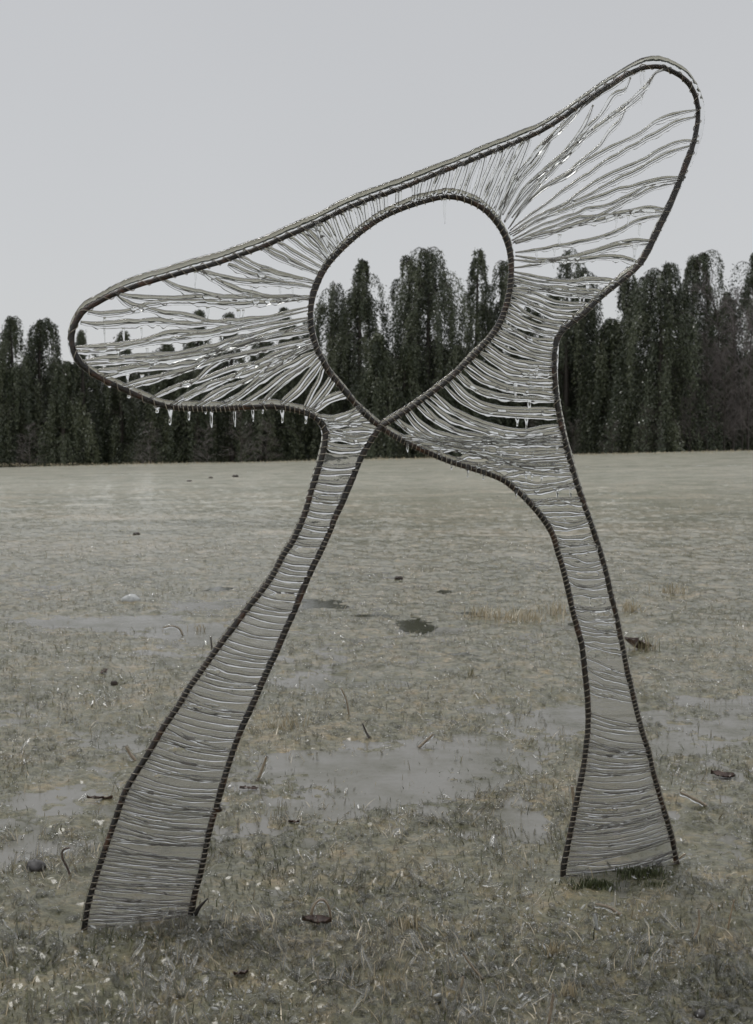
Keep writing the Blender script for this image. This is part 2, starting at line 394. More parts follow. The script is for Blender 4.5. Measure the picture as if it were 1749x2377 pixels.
# ------------------------------------------------------------------ scattered grass and ice
def blade_field(N, rmin, rmax, seed, lmin, lmax, wmin, wmax, straw, hw=0.42, min_h=-0.004, bend=0.5, clump=None):
    rg = np.random.default_rng(seed)
    y = rmin * (rmax / rmin) ** rg.random(N); x = (rg.random(N) * 2 - 1) * (hw * y + 0.1)
    msk = fbm(x * 2.1, y * 2.1, 51, 3) + 0.25 * (fbm(x * 12, y * 12, 61, 2) - 0.5)
    lvl = np.where(y > 7, sstep(7, 50, y) * (0.22 + 0.0228 * x), 0.0)
    z = terrain(x, y)
    keep = ((z - lvl) > min_h - 0.016 * (rg.random(N) < 0.26)) & (rg.random(N) < np.clip((msk - 0.22) * 2.6, 0.1, 1))
    for (ax, ay, bx_, by_) in FEET:
        px_, py_ = x - ax, y - ay; dx_, dy_ = bx_ - ax, by_ - ay; tt_ = np.clip((px_ * dx_ + py_ * dy_) / (dx_ ** 2 + dy_ ** 2), 0, 1)
        dd_ = np.hypot(px_ - tt_ * dx_, py_ - tt_ * dy_); keep &= (dd_ > 0.065 * (0.5 + rg.random(N))) | (rg.random(N) < .12)
    for (hx, hy, hrx, hry) in _H: keep &= (((x - hx) / hrx) ** 2 + ((y - hy) / hry) ** 2 > 0.55) | (rg.random(N) < .10)
    x, y, z, msk = x[keep], y[keep], z[keep], msk[keep]; N = len(x)
    L = lmin + (lmax - lmin) * rg.random(N) ** 2.2; W = wmin + (wmax - wmin) * rg.random(N)
    W = W * (1 + np.clip(y - 6, 0, 30) * 0.09)
    az = rg.random(N) * 2 * np.pi; tilt = np.abs(rg.normal(0, bend, N)).clip(0, 1.35)
    d = np.stack([np.sin(tilt) * np.sin(az), -np.sin(tilt) * np.cos(az), np.cos(tilt)], 1)
    t = np.clip(straw * 1.0 + (fbm(x * 3.0, y * 3.0, 77, 3) - 0.5) * 1.6 + rg.normal(0, 0.16, N), 0, 1)
    return x, y, z, L, W, az, tilt, d, t, rg
def blades_mesh(name, x, y, z, L, W, az, tilt, d, t, rg, mat):
    N = len(x); b = np.stack([x, y, np.maximum(z, z * 0 - 0.004) - 0.002], 1)
    s = rg.random(N) * 2 * np.pi; sd = np.stack([np.cos(s), np.sin(s), 0 * s], 1)
    dr = rg.random(N) * 0.5
    mid = b + d * (L * 0.55)[:, None]
    d2 = d + np.stack([np.sin(az) * dr, -np.cos(az) * dr, -dr * 0.8], 1); tip = mid + d2 * (L * 0.45)[:, None]
    w = (W * 0.5)[:, None] * sd
    V = np.stack([b - w, b + w, mid + w * 0.8, mid - w * 0.8, tip], 1).reshape(-1, 3)
    o = (np.arange(N) * 5)[:, None]
    me = mesh_from(name, V, o + np.array([[0, 1, 2, 3]]), o + np.array([[3, 2, 4]]), False, mat, np.repeat(t, 5))
    return me
f1 = blade_field(120000, 1.9, 22, 11, 0.006, 0.024, 0.0012, 0.0028, 0.58, bend=0.85)
o = link('short_grass', blades_mesh('short_grass', *f1, M_GRASS)); tag(o, 'short olive and dull green turf blades locked in the ice', None, None, 'stuff')
f2 = blade_field(26000, 1.9, 26, 12, 0.012, 0.055, 0.0014, 0.0032, 0.80, bend=1.1)
o = link('dead_grass', blades_mesh('dead_grass', *f2, M_GRASS)); tag(o, 'pale dead grass stems lying over the glazed turf', None, None, 'stuff')
f3 = blade_field(1100, 1.9, 7, 13, 0.02, 0.055, 0.0016, 0.0030, 0.08, bend=0.30)
o = link('green_grass', blades_mesh('green_grass', *f3, M_GRASS)); tag(o, 'upright dark green grass blades poking through the ice', None, None, 'stuff')

def ice_scatter(name, pts, rot, scl, mat, sub):
    me = bpy.data.meshes.new(name); N = len(pts)
    me.vertices.add(N); me.vertices.foreach_set('co', np.asarray(pts, np.float32).ravel())
    for nm, dat in (('rot', rot), ('scl', scl)):
        a = me.attributes.new(nm, 'FLOAT_VECTOR', 'POINT'); a.data.foreach_set('vector', np.asarray(dat, np.float32).ravel())
    o = link(name, me)
    ng = bpy.data.node_groups.new(name + '_nodes', 'GeometryNodeTree')
    ng.interface.new_socket('Geometry', in_out='INPUT', socket_type='NodeSocketGeometry')
    ng.interface.new_socket('Geometry', in_out='OUTPUT', socket_type='NodeSocketGeometry')
    N_ = ng.nodes; Lk = ng.links
    gi = N_.new('NodeGroupInput'); go = N_.new('NodeGroupOutput')
    ico = N_.new('GeometryNodeMeshIcoSphere'); ico.inputs['Radius'].default_value = 1; ico.inputs['Subdivisions'].default_value = sub
    ss = N_.new('GeometryNodeSetShadeSmooth'); sm = N_.new('GeometryNodeSetMaterial'); sm.inputs['Material'].default_value = mat
    iop = N_.new('GeometryNodeInstanceOnPoints')
    ar = N_.new('GeometryNodeInputNamedAttribute'); ar.data_type = 'FLOAT_VECTOR'; ar.inputs['Name'].default_value = 'rot'
    as_ = N_.new('GeometryNodeInputNamedAttribute'); as_.data_type = 'FLOAT_VECTOR'; as_.inputs['Name'].default_value = 'scl'
    er = N_.new('FunctionNodeEulerToRotation')
    Lk.new(ico.outputs['Mesh'], ss.inputs[0]); Lk.new(ss.outputs[0], sm.inputs['Geometry']); Lk.new(sm.outputs[0], iop.inputs['Instance'])
    Lk.new(gi.outputs[0], iop.inputs['Points']); Lk.new(ar.outputs['Attribute'], er.inputs[0]); Lk.new(er.outputs[0], iop.inputs['Rotation'])
    Lk.new(as_.outputs['Attribute'], iop.inputs['Scale']); Lk.new(iop.outputs[0], go.inputs[0])
    md = o.modifiers.new('scatter', 'NODES'); md.node_group = ng
    me.materials.append(mat)
    return o
# ice sheaths round a share of the dead stems and blades
def sheaths(name, f, frac, rr, mat, label, extra=1.0):
    x, y, z, L, W, az, tilt, d, t, rg = f
    k = (rg.random(len(x)) < frac) & (y < 9)
    c = np.stack([x, y, z], 1)[k] + d[k] * (L[k] * 0.5)[:, None]
    n_ = k.sum(); r = rr[0] + (rr[1] - rr[0]) * rg.random(n_) ** 1.6
    o = ice_scatter(name, c, np.stack([tilt[k], 0 * az[k], az[k]], 1), np.stack([r, r * (0.7 + 0.5 * rg.random(n_)), L[k] * 0.56 * extra], 1), mat, 2)
    return tag(o, label, None, None, 'stuff')
sheaths('stem_ice', f2, 0.6, (0.0018, 0.0044), M_GICE, 'clear ice frozen round the dead grass stems')
sheaths('blade_ice', f1, 0.12, (0.0014, 0.0036), M_GICE, 'beads of clear ice frozen on the short turf blades')
def clumped(N, rmax, seed, thr):
    f = list(blade_field(N, 1.9, rmax, seed, 0.014, 0.055, 0.0016, 0.0036, 0.85, bend=0.95))
    x, y = f[0], f[1]; c = fbm(x * 6.5, y * 6.5, seed + 3, 2); k = c > thr + 0.06 * sstep(2.6, 4.5, y)
    az0 = 6.28 * vnoise(x * 7, y * 7, seed + 9) + f[9].normal(0, .7, len(x)); f[5] = az0
    ti = f[6]; f[7] = np.stack([np.sin(ti) * np.sin(az0), -np.sin(ti) * np.cos(az0), np.cos(ti)], 1)
    return tuple(a[k] for a in f[:9]) + (f[9],)
f4 = clumped(26000, 9, 33, 0.56)
o = link('clumped_grass', blades_mesh('clumped_grass', *f4, M_GRASS)); tag(o, 'clumps of tan dead blades leaning together in the turf', None, None, 'stuff')
sheaths('clump_ice', f4, 0.75, (0.0020, 0.0062), M_GICE, 'thick clear ice round the clumped tan blades')
rg = np.random.default_rng(5); N = 70000
y = 1.9 * (13 / 1.9) ** rg.random(N); x = (rg.random(N) * 2 - 1) * (0.42 * y + 0.1); z = terrain(x, y)
lvl = np.where(y > 7, sstep(7, 50, y) * (0.22 + 0.0228 * x), 0.0)
k = ((z - lvl) > -0.001) & (rg.random(N) < np.clip((fbm(x * 3, y * 3, 91, 3) - 0.25) * 2.2, 0.05, 1)); x, y, z = x[k], y[k], z[k]; N = len(x)
r = (0.0018 + 0.0075 * rg.random(N) ** 2.5)
o = ice_scatter('ice_crust', np.stack([x, y, z + r * 0.2], 1), rg.random((N, 3)) * [0.8, 0.8, 6.28], np.stack([r * (0.7 + rg.random(N)), r * (0.7 + rg.random(N)), r * 1.0], 1), M_GICE, 2)
tag(o, 'glistening lumps of ice crusting the turf', None, None, 'stuff')
M_GLINT = make_shell('white_glint_ice', 0.38, 0.05, (0.88, 0.89, 0.87))  # small ice beads painted white to stand for glints of light on the ice
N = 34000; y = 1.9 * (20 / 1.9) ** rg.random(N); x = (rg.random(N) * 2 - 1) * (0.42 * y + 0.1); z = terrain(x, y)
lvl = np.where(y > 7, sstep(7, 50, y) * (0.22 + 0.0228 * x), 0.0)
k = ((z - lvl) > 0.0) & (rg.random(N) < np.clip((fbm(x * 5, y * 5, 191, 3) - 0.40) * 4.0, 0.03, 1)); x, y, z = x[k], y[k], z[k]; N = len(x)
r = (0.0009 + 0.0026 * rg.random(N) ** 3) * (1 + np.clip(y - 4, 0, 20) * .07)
o = ice_scatter('glint_beads', np.stack([x, y, z + 0.004 + 0.014 * rg.random(N) ** 2], 1), rg.random((N, 3)) * [1.6, 1.6, 6.28], np.stack([r, r * (0.5 + .5 * rg.random(N)), r * (1 + 2.6 * rg.random(N) ** 2)], 1), M_GLINT, 1)
tag(o, 'tiny ice beads coloured white as painted glints of light on the turf', None, None, 'stuff')

# ------------------------------------------------------------------ trees
def smooth_path(P, n):
    return catmull(P, np.linalg.norm(np.diff(np.asarray(P, float), axis=0), axis=1).sum() / n)
def weeping_tree(h, w, seed, lean=0.0, nod=0.5, dens=1.0, low=0.08, leaf=1.0, nbr=None, pw=0.6, arms=()):
    """ice-bent conifer: tapered trunk with a nodding leader, limbs that arch out and hang down in plumes"""
    rg = np.random.default_rng(seed)
    na = rg.random() * 6.28
    nodv = np.array([math.copysign(1, math.cos(na)) * (0.6 + 0.4 * rg.random()), 0.4 * math.sin(na), 0]) * nod
    tp = smooth_path([[0, 0, -0.3], [0.02 * h * lean, 0, h * .35], [lean * h * .05, 0, h * .7], [lean * h * .08, 0, h * 0.93],
                      np.array([lean * h * .09, 0, h * 0.995]) + nodv * 0.35, np.array([lean * h * .09, 0, h * 0.965]) + nodv * 0.8], 26)
    tr = MB(); tr.add(*tube(tp, np.linspace(0.13 + 0.008 * h, 0.02, len(tp)), 7, (0, -1, 0)))
    nb = nbr or int(74 * dens)
    u = np.sort(rg.random(nb)) ** 0.8 * (1 - low) + low
    LV = []; LT = []; LC = []
    bias = 0.28 * math.sin(seed); az_q = rg.random(nb) * 6.28
    for k in range(nb):
        uu = u[k]; i = int(uu * (len(tp) - 1)); base = tp[i]
        prof = (1 - uu) ** pw * (0.80 + 0.2 * sstep(0.0, 0.3, uu)) * (0.62 + 0.76 * vnoise(np.array(uu * 9.0), np.array(az_q[k] * 1.3), seed)) + 0.045
        az = az_q[k]; L = w * 0.62 * prof * (0.45 + 0.75 * rg.random()) * (1 + bias * math.cos(az)) + 0.15
        if k < len(arms):
            uu, az, L = arms[k]; i = int(uu * (len(tp) - 1)); base = tp[i]
        droop = L * (0.7 + 1.3 * rg.random()) + 0.35 + 0.5 * rg.random(); rise = L * (0.30 + 0.3 * rg.random())
        dr = np.array([math.cos(az), math.sin(az), 0])
        t = np.linspace(0, 1, 9); rad = L * np.sin(t * 1.75) / np.sin(1.57)
        P = base + dr * rad[:, None] + np.stack([0 * t, 0 * t, rise * np.sin(t * 2.2) - droop * t ** 2.4], 1)
        P += rg.normal(0, 0.03, P.shape) * t[:, None]
        if P[-1, 2] < 0.25: P[:, 2] = np.maximum(P[:, 2], 0.25 + rg.random() * .2)
        if k % 2 == 0: tr.add(*tube(P[:7], np.linspace(0.03, 0.008, 7), 3, (0.1, 0.2, -1)))
        m = int((190 + 260 * L) * leaf)
        tt = 1 - rg.random(m) ** 1.5 * 0.85
        q = np.stack([np.interp(tt, t, P[:, c]) for c in range(3)], 1); hk = 0.5 + 1.1 * rg.random()
        hang = rg.random(m) ** 1.3 * (0.22 + 0.62 * L) * hk
        sp = (0.05 + 0.06 * (1 - tt) + 0.05 * hang) * (0.5 + 0.5 * min(1, L))
        q = q + rg.normal(0, 1, (m, 3)) * sp[:, None] * [1, 1, 0.6]; q[:, 2] -= hang
        LV.append(q); LT.append(np.tile(dr, (m, 1)))
        ct = 0.16 + 0.52 * rg.random() + 0.14 * (rg.random(m) - 0.5) + 0.30 * (rg.random(m) > 0.93)
        LC.append(ct)
    # leader plume
    m = int(300 * dens); tt = rg.random(m); q = np.stack([np.interp(0.80 + 0.2 * tt, np.linspace(0, 1, len(tp)), tp[:, c]) for c in range(3)], 1)
    q = q + rg.normal(0, 1, (m, 3)) * (0.03 + 0.11 * (1 - tt))[:, None]; q[:, 2] -= rg.random(m) * 0.30
    LV.append(q); LT.append(rg.normal(0, 1, (m, 3))); LC.append(0.40 + 0.3 * rg.random(m))
    Q = np.vstack(LV); D = np.vstack(LT); Cc = np.concatenate(LC); keep = Q[:, 2] > 0.1; Q, D, Cc = Q[keep], D[keep], Cc[keep]; N = len(Q)
    ln = (0.05 + 0.13 * rg.random(N)) / math.sqrt(leaf); wd = (0.015 + 0.022 * rg.random(N)) / math.sqrt(leaf)
    dn = D * 0.35 + rg.normal(0, 0.40, (N, 3)); dn[:, 2] -= 1.0; dn /= np.linalg.norm(dn, axis=1)[:, None]
    sd = np.cross(dn, rg.normal(0, 1, (N, 3))); sd /= np.linalg.norm(sd, axis=1)[:, None] + 1e-9
    V = np.stack([Q, Q + dn * (ln * .5)[:, None] + sd * wd[:, None], Q + dn * ln[:, None], Q + dn * (ln * .5)[:, None] - sd * wd[:, None]], 1).reshape(-1, 3)
    F_ = (np.arange(N) * 4)[:, None] + np.array([[0, 1, 2, 3]])
    return tr.mesh('trunk', M_BARK), mesh_from('crown', V, F_, None, False, M_LEAF, np.repeat(np.clip(Cc, 0, 1), 4))
def place_tree(kind, meshes, x, y, rz, s, label, group, cat='tree'):
    e = bpy.data.objects.new(kind, None); col.objects.link(e); e.location = (x, y, float(terrain(x, y))); e.rotation_euler = (0, 0, rz); e.scale = s
    e.empty_display_size = 0.3
    tag(e, label, cat, group)
    link('trunk', meshes[0], e); link('crown', meshes[1], e)
    return e
G1 = 'ice-laden conifers along the edge of the field'
# tip in the photograph, width, distance, lean, nod, density, label
FT = [
 (30, 736, 120, 60, -.3, .5, 1.0, 'drooping conifer at the far left edge of the photo, first of a close pair'),
 (101, 740, 115, 61, .3, .4, 1.0, 'drooping conifer second from the left edge, narrow top beside open sky'),
 (152, 838, 90, 58, .2, .4, 1.1, 'lower dark conifer just left of the left wing tip'),
 (196, 764, 90, 62, 0, .4, .9, 'conifer whose pale tip shows through the left end of the wing'),
 (288, 768, 85, 62, .2, .4, .9, 'conifer whose tip shows under the second icicle of the left wing'),
 (385, 775, 95, 61, -.2, .4, 1.0, 'conifer behind the middle of the left wing'),
 (465, 718, 95, 60, .2, .4, 1.0, 'taller conifer behind the left wing, tip above the middle wires'),
 (538, 724, 95, 61, -.1, .4, 1.0, 'conifer behind the right half of the left wing'),
 (610, 765, 100, 59, .2, .4, 1.0, 'conifer behind the inner wires of the left wing'),
 (668, 712, 90, 61, -.1, .4, 1.0, 'conifer hidden by the left edge of the ring'),
 (773, 656, 125, 60, .1, .5, .7, 'leftmost conifer inside the ring, thin rounded top with sky showing through'),
 (722, 735, 100, 62, -.1, .4, .9, 'low conifer behind the left edge of the ring'),
 (836, 602, 175, 59, .0, .6, 1.15, 'tall pointed conifer left of centre in the ring, one limb reaching right'),
 (876, 770, 100, 56, .0, .2, 1.2, 'short bright pointed conifer in front of the tall ones inside the ring'),
 (946, 590, 110, 60, -.4, .5, .8, 'left top of the broad conifer clump in the middle of the ring'),
 (996, 577, 185, 59, .1, .5, 1.6, 'broadest and densest conifer inside the ring, to the right of its middle'),
 (1108, 574, 120, 60, .1, .3, .7, 'slender sharp-topped conifer near the right side of the ring'),
 (1164, 602, 125, 61, .1, .5, 1.0, 'conifer partly hidden by the right side of the ring'),
 (1060, 800, 110, 57, .0, .3, 1.2, 'lower conifer filling the base of the gap right of the broad one'),
 (940, 800, 100, 57, .1, .3, 1.1, 'lower conifer in front of the broad clump inside the ring'),
 (1225, 690, 110, 61, .1, .4, 1.1, 'conifer behind the wires right of the ring'),
 (1313, 580, 150, 60, .0, .4, 1.1, 'tall conifer seen through the lowest wires of the right wing'),
 (1345, 618, 110, 62, .1, .4, 1.1, 'conifer behind the lower end of the right wing'),
 (1452, 614, 105, 61, -.1, .4, 1.1, 'conifer just right of the neck of the right leg'),
 (1412, 740, 110, 58, -.1, .4, 1.1, 'lower conifer beside the bend of the right leg'),
 (1528, 615, 230, 57, -.1, .7, 1.5, 'broad front conifer right of the sculpture with long hanging plumes'),
 (1608, 582, 165, 60, .3, .9, 1.2, 'tall conifer with its tip bent over to the right'),
 (1672, 676, 95, 63, .0, .4, .9, 'low conifer in the gap left of the right edge'),
 (1748, 582, 190, 62, -.2, .6, .9, 'tall loose conifer at the right edge of the photo'),
 (1830, 640, 160, 60, .0, .5, 1.0, 'conifer beyond the right edge'),
 (-60, 700, 150, 60, .0, .5, 1.0, 'conifer beyond the left edge'),
]
PWR = {836: 0.85, 996: 0.42, 1108: 0.95, 946: 0.5, 773: 0.5, 1528: 0.55, 1608: 0.8, 30: 0.6, 101: 0.55, 876: 0.9, 1313: .5}
ARMS = {836: ((.90, 0.2, 1.15), (.80, 0.0, 1.3)), 996: ((.80, 3.0, 2.2), (.72, 3.3, 2.0), (.9, 0.3, .9)), 1608: ((.93, 0.1, 1.2), (.85, 0.0, 1.5)), 1528: ((.9, 3.1, 1.4), (.75, 3.0, 2.0), (.6, 3.2, 2.3)),
        946: ((.92, 0.2, .6), (.85, 3.1, .8)), 1108: ((.80, 3.1, .7), (.7, 0.1, .9)), 1748: ((.9, 3.1, 1.3),), 773: ((.8, 0.2, .9), (.85, 3.1, .7))}
for i, (px, py, wpx, Y, lean, nod, dens, lab) in enumerate(FT):
    x = (px - CX) / F * Y; dx, dy, dz = zray(px, py); top = CAM_H + dz * (Y / dy); zb = float(terrain(x, Y))
    h = top - zb; w = wpx / F * Y
    ms = weeping_tree(h, w * 1.22, 100 + i, lean, nod * 1.0, min(0.95 * dens, 1.35), leaf=0.95, pw=PWR.get(px, 0.64), arms=ARMS.get(px, ()))
    if px > 1800 or px < 0: lab = ['dark conifer at the right end of the row, cut by the photo edge', 'dark conifer at the left end of the row, cut by the photo edge'][px < 0]
    place_tree('conifer', ms, x - lean * h * .09, Y, 0.0, (1, 1, 1), lab, G1)
# rows of lower dark conifers just behind: three shapes, turned and scaled
protos = [weeping_tree(8.0, 5.2, 300 + k, 0.1 * (k - 1), 0.4, 1.0, low=0.03) for k in range(3)]
rg = np.random.default_rng(77)
for i in range(44):
    Y = 64 + 3.2 * (i % 4) + rg.random() * 1.5; x = (-27 + 54 * (i + 0.3 * rg.random()) / 43) * (Y / 68)
    px = CX + x / Y * F
    place_tree('background_conifer', protos[i % 3], x, Y, rg.random() * 6.28, ((1, 1, 1) if False else tuple([0.9 + .2 * rg.random()] * 2 + [0.68 + 0.18 * rg.random()])),
               'dark conifer standing in the shade behind the front row', 'shaded conifers behind the front row')
# far dense wood behind everything, reads as one dark mass
wm = MB(); N = 52000
x = (rg.random(N) * 2 - 1) * 46; Y = 80 + rg.random(N) * 14
zt = rg.random(N) ** 0.8 * (4.4 + 2.2 * vnoise(x * 0.35, Y * 0 + 2, 8)); z = terrain(x, Y) + zt
dn = rg.normal(0, 0.4, (N, 3)); dn[:, 2] -= 1; sd = np.cross(dn, rg.normal(0, 1, (N, 3))); sd /= np.linalg.norm(sd, axis=1)[:, None]
Q0 = np.stack([x, Y, z], 1); ln = 0.5; wd = 0.13
V = np.stack([Q0, Q0 + dn * ln / 2 + sd * wd, Q0 + dn * ln, Q0 + dn * ln / 2 - sd * wd], 1).reshape(-1, 3)
wm.add(V, (np.arange(N) * 4)[:, None] + np.array([[0, 1, 2, 3]]), None, np.repeat(rg.random(N) * 0.35, 4))
tag(link('far_wood', wm.mesh('far_wood', M_LEAF, False)), 'deep dark wood behind the rows of conifers', None, None, 'stuff')

# bare, ice-coated deciduous trees and brush on the right
def bare_tree(h, seed, spread=0.45, n0=26, depth=4):
    rg = np.random.default_rng(seed); tk = MB(); cr = MB()
    tp = smooth_path([[0, 0, -.2], [rg.normal(0, .1), 0, h * .4], [rg.normal(0, .25), rg.normal(0, .2), h * .75], [rg.normal(0, .4), rg.normal(0, .2), h]], 14)
    tk.add(*tube(tp, np.linspace(.10, .015, len(tp)), 6, (0, -1, 0)))
    S = []
    def grow(p, d, L, r, lev):
        e = p + d * L; m_ = (p + e) / 2 + rg.normal(0, .05 * L, 3)
        S.append((p, m_, r)); S.append((m_, e, r * .8))
        if lev == 0: return
        for _ in range(rg.integers(3, 5)):
            f = 0.25 + .75 * rg.random(); nd = d + rg.normal(0, spread, 3) + [0, 0, -0.10]; nd /= np.linalg.norm(nd)
            grow(p + (e - p) * f, nd, L * (.45 + .3 * rg.random()), r * .62, lev - 1)
    for k in range(n0):
        u = .12 + .88 * (k + rg.random()) / n0; i = min(int(u * len(tp)), len(tp) - 1); a = rg.random() * 6.28
        d = np.array([math.cos(a), math.sin(a), .5 + .5 * u]); d /= np.linalg.norm(d)
        grow(tp[i], d, h * (.22 - .14 * u) + .2, .022, depth - 1)
    A = np.array([s[0] for s in S]); B_ = np.array([s[1] for s in S]); R = np.maximum(np.array([s[2] for s in S]), 0.0055)
    D = B_ - A; D /= np.linalg.norm(D, axis=1)[:, None] + 1e-9; s1 = np.cross(D, [0.3, 1, 0.2]); s1 /= np.linalg.norm(s1, axis=1)[:, None] + 1e-9; s2 = np.cross(D, s1)
    a = np.array([0, 2.1, 4.2]); ring = np.cos(a)[None, :, None] * s1[:, None] + np.sin(a)[None, :, None] * s2[:, None]
    V = np.concatenate([A[:, None] + ring * R[:, None, None], B_[:, None] + ring * (R * .8)[:, None, None]], 1).reshape(-1, 3)
    o = (np.arange(len(S)) * 6)[:, None]
    Qd = np.concatenate([o + np.array([[0, 1, 4, 3]]), o + np.array([[1, 2, 5, 4]]), o + np.array([[2, 0, 3, 5]])])
    cr.add(V, Qd)
    return tk.mesh('trunk', M_BARK), cr.mesh('crown', M_TWIG, False)
bt = [bare_tree(8.0, 500 + k) for k in range(3)]
BT = [(1655, 672, 58.5, 0, 1.0, 'bare pale twiggy tree rising in the gap near the right edge'), (1700, 705, 57, 1, 1.0, 'bare grey-brown tree in front of the conifers, near the right edge'),
      (1735, 690, 56.5, 2, 1.0, 'bare grey tree at the right edge of the photo'), (1640, 790, 56, 2, 1.0, 'low bare brush in front of the bent conifer'),
      (1680, 820, 55.5, 0, 1.1, 'low reddish grey brush at the field edge, right'), (1600, 900, 55, 1, .9, 'small bare shrub below the bent conifer'),
      (1722, 840, 55.6, 2, .9, 'dense bare brush at the foot of the right edge tree'), (1755, 760, 55.0, 1, 1.0, 'bare brush cut by the right edge of the photo')]
for (px, py, Y, k, s, lab) in BT:
    x = (px - CX) / F * Y; dx, dy, dz = zray(px, py); top = CAM_H + dz * (Y / dy); h = top - float(terrain(x, Y))
    e = place_tree('bare_tree', bt[k], x, Y, px * 0.7, (h / 8.0 * s * .8, h / 8.0 * s * .8, h / 8.0), lab, 'bare ice-coated trees on the right')
SL = ['low bare shrub at the wood edge under the left wing, by its icicles', 'low bare shrub at the wood edge left of the neck of the left leg', 'low bare shrub at the wood edge under the left part of the left wing',
      'low bare shrub at the wood edge touching the neck of the left leg', 'low bare shrub behind the wires of the right leg top', 'low bare shrub just right of the right leg at the wood edge',
      'low bare shrub under the broad weeping conifer on the right', 'low bare shrub at the far left of the wood edge', 'low bare shrub directly behind the crossing of the rods', 'low bare shrub between the right leg and the broad weeping conifer']
for i in range(10):
    px = [480, 560, 350, 620, 1250, 1330, 1500, 70, 850, 1420][i]; Y = 55 + i % 3
    x = (px - CX) / F * Y; s = (1.6 + 1.0 * rg.random()) / 8.0
    place_tree('bare_shrub', bt[i % 3], x, Y, px * .3, (s * 1.3, s * 1.3, s), SL[i], 'low shrubs at the wood edge', 'shrub')

# ------------------------------------------------------------------ the sculpture
# zoomed tracing frames: (x0, y0, scale)
ZM = {'a': (100, 500, 2.065), 'b': (600, 300, 2.36), 'c': (1000, 100, 2.36), 'd': (800, 650, 2.36), 'e': (500, 950, 3.304),
      'f': (150, 1450, 2.753), 'g': (1150, 1150, 3.304), 'h': (1150, 1600, 3.304), 'p': (0, 0, 1)}
def Z(k, pts):
    x0, y0, s = ZM[k]; return [(x0 + u / s, y0 + v / s) for u, v in pts]
OUT = [(192, 2185), (195, 2162), (210, 2082), (237, 1995), (266, 1911), (290, 1842), (315, 1797), (346, 1748), (382, 1686), (415, 1639), (441, 1595), (470, 1555),
 (513, 1495), (546, 1452), (582, 1404), (610, 1370), (636, 1332), (660, 1286), (679, 1259), (694, 1228), (709, 1192), (721, 1150), (733, 1110), (745, 1072), (753, 1040), (757, 1015),
 (753, 994), (738, 974), (705, 957), (647, 945), (584, 945), (512, 949), (449, 948), (390, 944), (337, 926), (279, 900), (231, 877), (197, 853), (180, 834), (170, 808),
 (168, 776), (177, 747), (196, 721), (226, 703), (260, 685), (308, 666), (371, 647), (439, 628), (502, 611), (550, 594), (608, 573), (657, 552), (723, 523), (791, 490), (854, 463),
 (905, 446), (950, 429), (1017, 402), (1079, 378), (1140, 353), (1195, 331), (1254, 305), (1300, 277), (1341, 248), (1382, 219), (1424, 193), (1466, 168), (1500, 156), (1532, 155), (1564, 167),
 (1589, 183), (1607, 206), (1618, 235), (1621, 270), (1615, 312), (1605, 350), (1589, 392), (1572, 435), (1556, 473), (1542, 503), (1521, 546), (1496, 596), (1475, 625), (1438, 656), (1395, 691),
 (1347, 735), (1311, 763), (1292, 790), (1287, 822), (1287, 870), (1291, 921), (1300, 976), (1312, 1028), (1325, 1074), (1338, 1120), (1353, 1164), (1369, 1208), (1383, 1250), (1398, 1298), (1410, 1344), (1419, 1386),
 (1429, 1424), (1438, 1468), (1447, 1512), (1456, 1559), (1467, 1604), (1475, 1640), (1483, 1672), (1493, 1708), (1507, 1751), (1516, 1794), (1528, 1836), (1540, 1879), (1552, 1918), (1562, 1957), (1569, 1997), (1573, 2020)]
INN = [(437, 2162), (441, 2140), (451, 2082), (466, 2027), (478, 1969), (488, 1922), (504, 1868), (518, 1817), (534, 1766), (546, 1730), (557, 1701), (575, 1661), (597, 1613), (618, 1563), (640, 1517), (657, 1477),
 (668, 1452), (683, 1421), (697, 1384), (712, 1349), (730, 1310), (748, 1274), (763, 1241), (776, 1207), (791, 1174), (804, 1144), (818, 1112), (831, 1080), (845, 1050), (863, 1019), (885, 989), (906, 977), (944, 953),
 (982, 927), (1020, 899), (1054, 871), (1084, 841), (1113, 812), (1139, 784), (1160, 752), (1173, 718), (1181, 688), (1186, 650), (1187, 613), (1183, 578), (1173, 548), (1155, 518), (1133, 494), (1104, 474), (1070, 461), (1036, 457), (1002, 463),
 (960, 475), (922, 489), (888, 505), (854, 527), (820, 554), (786, 586), (757, 620), (738, 654), (726, 688), (721, 725), (724, 768), (735, 808), (748, 835), (766, 866), (796, 903), (826, 939), (856, 968), (884, 991),
 (913, 1010), (946, 1029), (991, 1050), (1048, 1073), (1105, 1091), (1164, 1113), (1207, 1146), (1236, 1175), (1262, 1206), (1280, 1234), (1290, 1260), (1296, 1284), (1306, 1314), (1315, 1350), (1323, 1384), (1331, 1422), (1341, 1459), (1350, 1492),
 (1355, 1528), (1359, 1565), (1363, 1601), (1366, 1640), (1366, 1690), (1362, 1730), (1355, 1782), (1346, 1827), (1337, 1872), (1328, 1918), (1319, 1963), (1310, 2009), (1306, 2048), (1303, 2072)]
def px_curve(pts, step):                       # smooth curve in the sculpture's plane
    C2 = catmull(pts, step)
    C2[:, 0] = smooth1(C2[:, 0], 2); C2[:, 1] = smooth1(C2[:, 1], 2)
    return C2
PX = 0.00108                                    # metres per traced unit at the sculpture
ROOT = bpy.data.objects.new('ice_covered_sculpture', None); col.objects.link(ROOT)
ROOT.location = (0.0, PY0 + 0.1, 0.0); ROOT.empty_display_size = 0.2
tag(ROOT, 'tall two-legged sculpture of bent rusty rods strung with wire, all sheathed in clear ice', 'sculpture')
